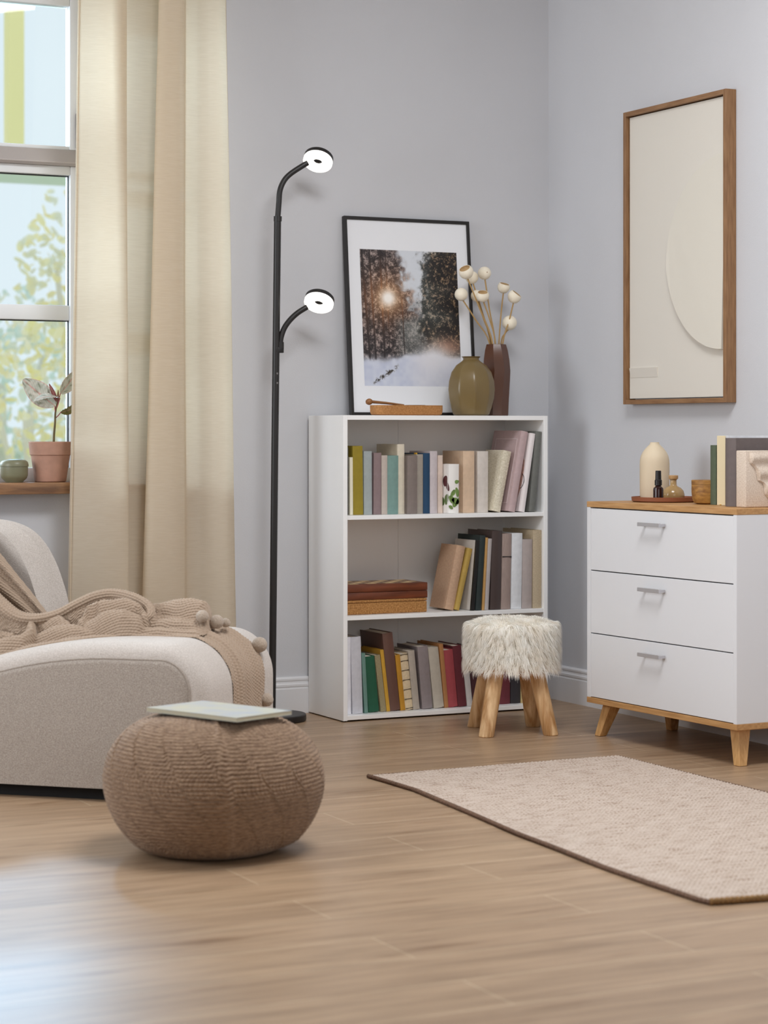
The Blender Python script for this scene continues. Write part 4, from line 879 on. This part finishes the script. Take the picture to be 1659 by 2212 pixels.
def knit_field(pitch=.0092, rowp=.0082, amp=.0040):
    """the part lying on the seat: one sheet lifted into soft folds"""
    # (u, v, height, half width): round rolls first, then soft mounds
    rolls = [[(-.83,.25,.24,.055), (-.711,.25,.196,.042), (-.657,.24,.148,.034), (-.598,.23,.112,.030), (-.539,.23,.087,.026), (-.479,.24,.086,.024), (-.423,.255,.105,.024), (-.375,.275,.121,.024), (-.326,.295,.123,.026), (-.26,.275,.110,.022), (-.205,.255,.088,.019), (-.19,.235,.064,.016), (-.215,.222,.045,.014)],
             [(-.352,.205,.034,.018), (-.388,.207,.058,.020), (-.378,.214,.086,.022), (-.33,.222,.100,.023), (-.27,.227,.099,.022), (-.225,.226,.084,.019), (-.206,.22,.062,.016), (-.224,.21,.042,.014)],
             [(-.365,.200,.044,.022), (-.31,.196,.068,.030), (-.26,.197,.072,.032), (-.225,.203,.056,.026)],
             [(-.21,.290,.078,.034), (-.15,.295,.090,.037), (-.09,.29,.096,.039), (-.052,.285,.092,.036), (-.038,.28,.06,.026)],
             [(-.28,.234,.034,.016), (-.19,.238,.040,.018), (-.105,.240,.042,.018), (-.045,.246,.030,.014)],
             [(-.36,.192,.016,.010), (-.25,.203,.020,.011), (-.12,.203,.020,.011), (-.03,.199,.016,.010)],
             [(-.53,.185,.030,.020), (-.46,.180,.046,.024), (-.40,.175,.040,.022), (-.345,.178,.018,.012)],
             [(-.52,.225,.060,.024), (-.465,.212,.072,.022), (-.43,.195,.050,.018), (-.415,.185,.03,.014)],
             [(-.545,.20,.075,.018), (-.534,.172,.055,.018), (-.55,.145,.042,.019), (-.60,.128,.045,.021), (-.72,.118,.045,.022)],
             [(-.80,.17,.075,.034), (-.66,.17,.072,.030), (-.60,.178,.058,.022)]]
    mounds = [[(-.50,.30,.04,.030), (-.43,.28,.06,.030), (-.385,.26,.07,.028)], [(-.80,.25,.12,.06), (-.66,.25,.09,.05), (-.58,.245,.05,.035)], [(-.34,.26,.08,.045), (-.25,.26,.08,.045)], [(-.19,.27,.05,.04), (-.06,.27,.05,.04)]]
    def height(u, v):
        acc = .004+.0022*np.sin(u*47+v*30)*np.sin(v*61-u*20)
        for kind, grp in ((0, rolls), (1, mounds)):
            for rg in grp:
                best = np.full_like(v, 9.); hh = np.zeros_like(v); ww = np.full_like(v, .01)
                for (a, b, h0, w0), (c, d, h1, w1) in zip(rg, rg[1:]):
                    L2 = (c-a)**2+(d-b)**2; t = np.clip(((u-a)*(c-a)+(v-b)*(d-b))/L2, 0, 1); ds = np.hypot(u-a-t*(c-a), v-b-t*(d-b))
                    m = ds < best; best = np.where(m, ds, best); hh = np.where(m, h0+t*(h1-h0), hh); ww = np.where(m, w0+t*(w1-w0), ww)
                q = best/ww*(1+.05*np.sin(u*60+v*40)); r = hh*np.exp(-q**2.4) if kind else hh*np.clip(1-q*q, 0, 1)**.5*(1+.02*np.sin(u*50+v*90))
                acc = np.maximum(acc, r)
        acc = acc*np.clip((-.029-u)/.012, .02, 1)**.5
        for ax, k in ((1, 11), (1, 9), (0, 3), (0, 3)):
            pad = [(0, 0), (0, 0)]; pad[ax] = (k//2+1, k//2); c = np.cumsum(np.pad(acc, pad, mode='edge'), axis=ax)
            acc = (c[:, k:]-c[:, :-k])/k if ax == 1 else (c[k:]-c[:-k])/k
        return acc
    us = np.arange(-.86, -.028, pitch/5); nf = 700
    vn = np.interp(us, [-.86, -.57, -.477, -.381, -.319, -.232, -.155, -.08, -.03], [.10, .105, .10, .115, .140, .172, .186, .178, .178])
    vf = np.interp(us, [-.86, -.60, -.50, -.30, -.10, -.03], [.352, .352, .40, .40, .42, .43])
    rows = []
    VV = vn[:, None]+(vf-vn)[:, None]*np.linspace(0, 1, nf)[None]; UU = np.broadcast_to(us[:, None], VV.shape)
    H = height(UU, VV); ed = np.minimum(VV-vn[:, None], vf[:, None]-VV); H = H*np.clip(ed/.012, 0, 1)**.55
    S = np.concatenate([np.zeros((len(us), 1)), np.cumsum(np.hypot(np.diff(VV, axis=1), np.diff(H, axis=1)), 1)], 1)
    M = int(S[:, -1].max()/rowp*4.6); q = np.linspace(0, 1, M)
    v2 = np.stack([np.interp(q*S[k, -1], S[k], VV[k]) for k in range(len(us))]); h2 = np.stack([np.interp(q*S[k, -1], S[k], H[k]) for k in range(len(us))])
    s2 = q[None]*S[:, -1:]
    P = np.stack([np.broadcast_to(us[:, None], v2.shape), v2, h2+np.array([ztop(x) for x in us])[:, None]], -1)
    Tu = np.gradient(P, axis=0); Tv = np.gradient(P, axis=1); Nn = np.cross(Tu, Tv); Nn /= np.linalg.norm(Nn, axis=2)[..., None]+1e-12; Nn *= np.sign(Nn[..., 2:3])+(Nn[..., 2:3] == 0)
    d = knit(s2/rowp, UU[:, :1]+0*s2, pitch, amp)
    P = P+Nn*d[..., None]; push(P.reshape(-1, 3), gridF(P.shape[0], P.shape[1]))
knit_field()
def knit_drape(C, w0, w1, folds, pitch=.0092, rowp=.0082, amp=.0040):
    """the end thrown over the back cushion: a sheet with folds running along its length"""
    A = catmull(np.array(C), 500); cum = np.r_[0, np.cumsum(np.linalg.norm(np.diff(A, axis=0), axis=1))]; sg = np.arange(0, cum[-1], pitch/5)
    Cp = np.stack([np.interp(sg, cum, A[:, k]) for k in range(3)], 1); T = np.gradient(Cp, axis=0); T[:, 1] = 0; T /= np.linalg.norm(T, axis=1)[:, None]
    a = np.stack([-T[:, 2], 0*sg, T[:, 0]], 1); f = np.linspace(0, 1, len(sg))
    wf = np.linspace(0, 1, 500)
    W = (np.interp(f, [0, 1], w0)[:, None])*(1-wf)+np.interp(f, [0, 1], w1)[:, None]*wf
    b = 0*W+.004
    for wc, dr_, hg, wd in folds: b = np.maximum(b, hg*np.exp(-np.abs((wf[None]-wc-dr_*f[:, None])/wd)**2.2))
    b = b*np.clip(np.minimum(wf, 1-wf)/.05, 0, 1)[None]**.5
    S = np.concatenate([np.zeros((len(sg), 1)), np.cumsum(np.hypot(np.diff(W, axis=1), np.diff(b, axis=1)), 1)], 1); M = int(S[:, -1].max()/rowp*4.6); q = np.linspace(0, 1, M)
    w2 = np.stack([np.interp(q*S[k, -1], S[k], W[k]) for k in range(len(sg))]); b2 = np.stack([np.interp(q*S[k, -1], S[k], b[k]) for k in range(len(sg))])
    d = knit(q[None]*S[:, -1:]/rowp, sg[:, None], pitch, amp)
    P = Cp[:, None]+a[:, None]*w2[..., None]+np.array([0, -1., 0])*(b2+d)[..., None]
    push(P.reshape(-1, 3), gridF(P.shape[0], P.shape[1]))
knit_drape([(-.86,.345,.735), (-.80,.335,.690), (-.73,.325,.628), (-.67,.320,.572), (-.61,.310,.520), (-.555,.300,.470)], (-.16, -.05), (.045, .018),
           ((.93, 0, .020, .10), (.74, .0, .014, .09), (.52, .02, .026, .19), (.16, .0, .022, .20)))
kb = np.array([-.2, .3, .44]); SM = Matrix.Translation((2.138, 5.515, 0)) @ Matrix.Rotation(SA, 4, 'Z')
knit_tube([(-.83,.255,.66,.017), (-.711,.240,.556,.0168), (-.657,.228,.510,.0185), (-.598,.220,.474,.0185), (-.539,.222,.468,.0175), (-.479,.236,.482,.0168), (-.423,.250,.512,.0160), (-.375,.268,.534,.0150), (-.326,.285,.540,.0145), (-.260,.268,.531,.0140), (-.210,.25,.512,.0130), (-.192,.232,.490,.012), (-.212,.218,.470,.010)], pitch=.0092, rowp=.0082)
throw = thing('knitted_blanket', 'chunky taupe knitted blanket with pompoms draped over the sofa', 'blanket', tuple(SM @ Vector(kb)), SA)
pyobj('knit', np.concatenate(KV)-kb, np.concatenate(KF), M_knit, throw, 180)
M_pom = mat('pompom_wool', '#b5a493', .95, .8, 420, .08, 200, sheen=.3)
for (u, v, z), r in (((-.042, .245, .488), .0175), ((-.014, .285, .470), .0195), ((-.012, .35, .462), .013), ((.052, .452, .392), .022), ((.078, .442, .236), .019)):
    bm = B(); bmesh.ops.create_icosphere(bm, subdivisions=4, radius=r)
    for w in bm.verts: w.co *= 1+.05*math.sin(w.co.x*600+2)*math.sin(w.co.y*500)*math.sin(w.co.z*550+1)+random.uniform(-.015, .015)
    obj('pompom', bm, M_pom, throw, 180, loc=tuple(Vector((u, v, z))-Vector(kb)))

# ------------------------------------------------------------------ pouf and magazine
PC0 = (1.978, 4.913)
pouf = thing('pouf', 'round braided brown beige pouf on the floor in front of the sofa', 'pouf', (*PC0, 0), R(-26.4))
def make_pouf():
    prof = catmull([(.02, .0015), (.10, .0015), (.150, .004), (.195, .030), (.236, .082), (.2575, .140), (.2595, .190), (.245, .238), (.212, .282), (.165, .311), (.110, .3225), (.05, .3235), (.004, .3225)], 500)
    cum = np.r_[0, np.cumsum(np.linalg.norm(np.diff(prof, axis=0), axis=1))]; ns, nt = 330, 1000
    sg = np.linspace(0, cum[-1], ns); r = np.interp(sg, cum, prof[:, 0]); z = np.interp(sg, cum, prof[:, 1])
    t = np.stack([np.gradient(r), np.gradient(z)], 1); t /= np.linalg.norm(t, axis=1)[:, None]; nr, nz = t[:, 1], -t[:, 0]
    th = np.arange(nt)*2*PI/nt; S = sg[:, None]; TH_ = th[None, :]
    rowp = .0098; row = S/rowp
    phase = (TH_*16/(2*PI)+.55*S/.08) % 1.0                   # slanting jogs that shift the rows by half
    seam = np.exp(-(((TH_-4.92+PI) % (2*PI)-PI-.05*np.sin(S*8))/.045)**2)
    rowj = row+.5*(np.floor(TH_*16/(2*PI)+.55*S/.08) % 2)
    jog = np.exp(-(np.minimum(phase, 1-phase)/.07)**2)
    rib = np.abs(np.sin(PI*rowj))**.8
    tw = .5+.5*np.sin(TH_*r[:, None]*2*PI/.011+rowj*PI*1.0)
    d = .0052*rib*(.62+.38*tw)*(1-.6*jog)+.0042*jog*(.5+.5*np.sin(2*PI*(S/.008+TH_*r[:, None]/.012)))
    d = d*(1-.7*seam)+seam*(.004+.004*(.5+.5*np.sin(2*PI*(S/.011)-np.abs(((TH_-4.92+PI) % (2*PI)-PI))*60)))
    lump = .006*np.sin(TH_*3+1)*np.sin(S*7)+.004*np.sin(TH_*5+2)
    d = d+lump*np.clip((sg-.1)/.1, 0, 1)[:, None]*np.clip((cum[-1]-sg-.12)/.1, 0, 1)[:, None]
    d = d*np.clip((z/.03), 0, 1)[:, None]
    V = np.stack([(r[:, None]+nr[:, None]*d)*np.cos(TH_), (r[:, None]+nr[:, None]*d)*np.sin(TH_), z[:, None]+nz[:, None]*d+0*TH_], -1)
    m = mat('braided_yarn', '#a3886e', .9, .3, 700, 0, 70, (1, 1, 6), col2='#6f5541', sheen=.15, detail=8)
    pyobj('woven_cover', V.reshape(-1, 3), gridF(ns, nt, True), m, pouf, 180)
make_pouf()
ux = Vector((2.128-1.999, 4.839-5.094)).normalized(); mg_a = math.atan2(ux.y, ux.x)
mag = thing('magazine', 'pale blue grey magazine lying on top of the pouf', 'magazine', (1.986, 4.885, .330), rot=(R(-1.0), R(.6), mg_a))
M_magc = mat('magazine_cover', '#a9afb6', .35, 0, 0, 0, 16, col2='#bcbba6')
mw, mh = .285, .204
for z0, z1, m, n in ((.0004, .0010, M_magc, 'back_cover'), (.0100, .0107, M_magc, 'front_cover')):
    bm = B(); add_prism(bm, rect_round(-mw/2, mw/2, -mh/2, mh/2, .003), z0, z1, 'z'); obj(n, bm, m, mag, None)
bm = B(); add_box(bm, -mw/2+.001, mw/2-.001, -mh/2+.001, mh/2-.001, .0011, .0099); obj('page_block', bm, mat('magazine_pages', '#cfc9b2', .8, .5, 900, stretch=(1, 1, 30)), mag, None)

# ------------------------------------------------------------------ rug
def rug():
    ly = [3.84, 3.90, 4.09, 4.29, 4.53, 4.73, 5.07, 5.44, 5.60, 5.725]; lx = [2.700, 2.687, 2.687, 2.692, 2.712, 2.723, 2.763, 2.800, 2.797, 2.792]
    ns, nv = 820, 420; Y = np.linspace(0, 1, ns)[:, None]; W = np.linspace(0, 1, nv)[None, :]
    yl = 3.865+(5.722-3.865)*Y; yr = 3.72+(5.727-3.72)*Y; xl = np.interp(yl, ly, lx)
    X = xl*(1-W)+3.648*W; Yc = yl*(1-W)+yr*W
    h = .009+.0022*np.sin(2*PI*X/.0135+PI*np.floor(Yc/.0075))*np.abs(np.sin(PI*Yc/.0075))+.0010*rng.normal(size=X.shape)*.5
    h += .0025*np.sin(Yc*5+X*3)*.3
    edge = np.minimum(np.minimum(W, 1-W)*.92, np.minimum(Y, 1-Y)*1.86); h = .0012+(h-.0012)*np.clip(edge/.006, 0, 1)**.5
    m = bpy.data.materials.new('jute_weave'); m.use_nodes = True; nt = m.node_tree; n = nt.nodes; L = nt.links; b = n['Principled BSDF']; b.inputs['Roughness'].default_value = .95
    tc = n.new('ShaderNodeTexCoord'); mp = n.new('ShaderNodeMapping'); mp.inputs['Scale'].default_value = (9, 60, 1); L.new(tc.outputs['Object'], mp.inputs[0])
    no = n.new('ShaderNodeTexNoise'); no.inputs['Scale'].default_value = 1.6; no.inputs['Detail'].default_value = 6; no.inputs['Roughness'].default_value = .7; L.new(mp.outputs[0], no.inputs[0])
    r = n.new('ShaderNodeValToRGB'); e = r.color_ramp.elements; e[0].position = .30; e[0].color = lin('#8d735f'); e[1].position = .5; e[1].color = lin('#bfaea0'); x = e.new(.75); x.color = lin('#cfc1b5')
    L.new(no.outputs[0], r.inputs[0]); L.new(r.outputs[0], b.inputs['Base Color'])
    no2 = n.new('ShaderNodeTexNoise'); no2.inputs['Scale'].default_value = 260; L.new(tc.outputs['Object'], no2.inputs[0])
    bp = n.new('ShaderNodeBump'); bp.inputs['Strength'].default_value = .5; bp.inputs['Distance'].default_value = .004; L.new(no2.outputs[0], bp.inputs['Height']); L.new(bp.outputs[0], b.inputs['Normal'])
    base = np.array([3.2, 4.8, 0]); root = thing('rug', 'woven light beige jute rug on the floor before the dresser', 'rug', tuple(base))
    pyobj('woven_field', np.stack([X, Yc, h], -1).reshape(-1, 3)-base, gridF(ns, nv)[:, ::-1], m, root, 180)
    md = mat('dark_jute_edge', '#6b5140', .95, .6, 400, .3, 150); mo = mat('ochre_jute_edge', '#8f6c42', .95, .6, 400, .3, 150)
    def binding(name, A, mm, rad):
        A = np.array(A); cum = np.r_[0, np.cumsum(np.linalg.norm(np.diff(A, axis=0), axis=1))]; ns_ = int(cum[-1]/.0024); s = np.linspace(0, cum[-1], ns_)
        P = np.stack([np.interp(s, cum, A[:, k]) for k in range(3)], 1)-base; rd = rad*(.72+.4*np.abs(np.sin(PI*s/.012))); P[:, 2] = np.maximum(P[:, 2], rad*1.02)
        V, F = tubeVF(P, rd, 8); V[:, 2] = np.maximum(V[:, 2], .0006); pyobj(name, V, F, mm, root, 180)
    binding('side_binding', [(np.interp(y, ly, lx), y, .005) for y in np.linspace(3.862, 5.722, 90)], md, .0058)
    binding('end_binding', [(x, 3.865-(x-2.69)*.151, .005) for x in np.linspace(2.69, 3.648, 20)], mo, .0075)
    binding('side_binding', [(3.648, y, .005) for y in np.linspace(3.722, 5.725, 20)], md, .0045)
    binding('end_binding', [(x, 5.723, .005) for x in np.linspace(2.793, 3.648, 20)], md, .0040)
rug()

# ------------------------------------------------------------------ window sill
ZS = .8334
jar = thing('lidded_jar', 'small olive grey lidded jar standing on the window sill', 'jar', (2.168, 7.152, ZS))
M_jar = mat('sage_glaze', '#7e7d63', .38, 0, 0, .05, 20)
bm = B(); add_lathe(bm, [(0, .0004), (.030, .0004), (.0315, .004), (.042, .014), (.0455, .024), (.046, .0525), (0, .0525)], 56); obj('body', bm, M_jar, jar, 40)
bm = B(); add_lathe(bm, [(0, .0532), (.0475, .0532), (.0478, .058), (.0455, .068), (.038, .0745), (.02, .0775), (0, .078)], 56); obj('lid', bm, M_jar, jar, 40)
pl = thing('potted_rubber_plant', 'young rubber plant with pale pink edged leaves in a terracotta pot on the sill', 'potted plant', (2.295, 7.155, ZS))
M_terra = mat('terracotta', '#b08672', .8, .12, 140, .08, 30)
bm = B(); add_lathe(bm, [(0, .0004), (.050, .0004), (.053, .003), (.066, .090), (.0695, .092), (.0735, .1335), (.0720, .136), (.0660, .136), (.0640, .122), (0, .122)], 64); obj('pot', bm, M_terra, pl, 30)
bm = B(); add_lathe(bm, [(0, .121), (.064, .121), (.06, .126), (.03, .1275), (0, .1285)], 40); obj('soil', bm, mat('potting_soil', '#3b2c22', .95, .8, 200, .3, 120), pl)
M_pstem = mat('plant_stem', '#6a5a34', .6, 0, 0, .25, 60); M_ptip = mat('pink_stalk', '#a8525c', .5)
tobj('stem', [(catmull([(.011, 0, .120), (.0125, 0, .160), (.016, 0, .20), (.0175, 0, .235), (.024, -.002, .272)], 24), np.linspace(.0042, .003, 24))], M_pstem, pl)
def leafmat():
    m = mat('variegated_leaf', '#b9c4b8', .35, 0); nt = m.node_tree; n = nt.nodes; L = nt.links; b = n['Principled BSDF']
    at = n.new('ShaderNodeAttribute'); at.attribute_name = 'tint'; L.new(at.outputs['Color'], b.inputs['Base Color']); return m
M_leaf = leafmat()
def leaf(name, base, tip, width, nrm, curl=.0, fold=.15, cols=('#a9b6a9', '#e3dfd4', '#d9a7a0'), stalk=None, seed=0):
    b, t = Vector(base), Vector(tip); ax = t-b; ln = ax.length; ax.normalize(); n_ = Vector(nrm); n_ = (n_-ax*n_.dot(ax)).normalized(); sd = ax.cross(n_)
    nl, nw = 36, 17; V = []; colr = []; rg_ = np.random.default_rng(seed); nz_ = rg_.random((8, 5))
    for i in range(nl):
        f = i/(nl-1); w = width*.5*(math.sin(PI*min(1, f*.93+.035)**.85)**.8)*(1 if f < .985 else .3)
        for j in range(nw):
            g = (j/(nw-1))*2-1; p = b+ax*ln*f+sd*g*w+n_*(curl*ln*f*(1-f)*4+abs(g)*w*fold+.0012*math.sin(f*60)*abs(g))
            V.append(p); q = nz_[min(7, int(f*8)), min(4, int((g+1)*2.5))]
            c0, c1, c2 = (np.array(lin(c)[:3]) for c in cols); k = min(1, max(0, .45+.3*math.sin(f*9+seed)*math.sin(g*4+f*5+seed)+.22*math.sin((f-abs(g)*.35)*70)))
            c = c0*k+c1*(1-k)
            if abs(g) > .9: c = c2*.7+c1*.3
            if abs(g) < .07: c = np.array(lin('#d7a39c')[:3])
            dk = max(0, math.sin((f-abs(g)*.35)*21+seed)*math.sin(g*5+2+seed*2)-.35)*1.1*(abs(g) < .85); c = c*(1-dk)+np.array(lin('#55623f')[:3])*dk
            colr.append((*c, 1))
    F = gridF(nl, nw); o = pyobj(name, [tuple(v) for v in V], F, M_leaf, pl, 180)
    ca = o.data.color_attributes.new('tint', 'FLOAT_COLOR', 'POINT'); ca.data.foreach_set('color', np.array(colr, dtype=np.float32).ravel())
    if stalk: obj_ = tobj('leaf_stalk', [(catmull([stalk, tuple((Vector(stalk)+b)/2+Vector((0, 0, -.002))), tuple(b)], 10), .0017)], M_ptip, pl)
    return o
leaf('leaf', (.014, -.004, .258), (-.100, -.012, .345), .078, (-.35, -1, .25), -.06, .12, stalk=(.0175, 0, .232), seed=3)
leaf('leaf', (.030, -.010, .283), (-.074, -.055, .272), .040, (-.1, -.5, 1), .10, .2, cols=('#b9c6c0', '#dfe3dd', '#d9b7ae'), stalk=(.018, 0, .24), seed=5)
leaf('leaf', (.036, .002, .300), (.098, .006, .380), .052, (.5, -1, .1), .05, .15, stalk=(.024, 0, .262), seed=8)
leaf('leaf', (.038, .004, .236), (.092, .012, .272), .045, (.1, -.6, -.7), .2, .1, cols=('#7c7d45', '#989760', '#a06b5c'), stalk=(.0165, 0, .215), seed=9)
leaf('new_leaf', (.022, -.004, .270), (-.010, -.016, .332), .014, (-.3, -1, .2), .06, .5, cols=('#7d3a3f', '#9a5f5e', '#7d3a3f'), seed=11)
leaf('new_leaf', (.024, -.002, .272), (.026, -.004, .312), .008, (0, -1, .2), .02, .5, cols=('#7d4a3f', '#a98a5e', '#7d3a3f'), seed=12)
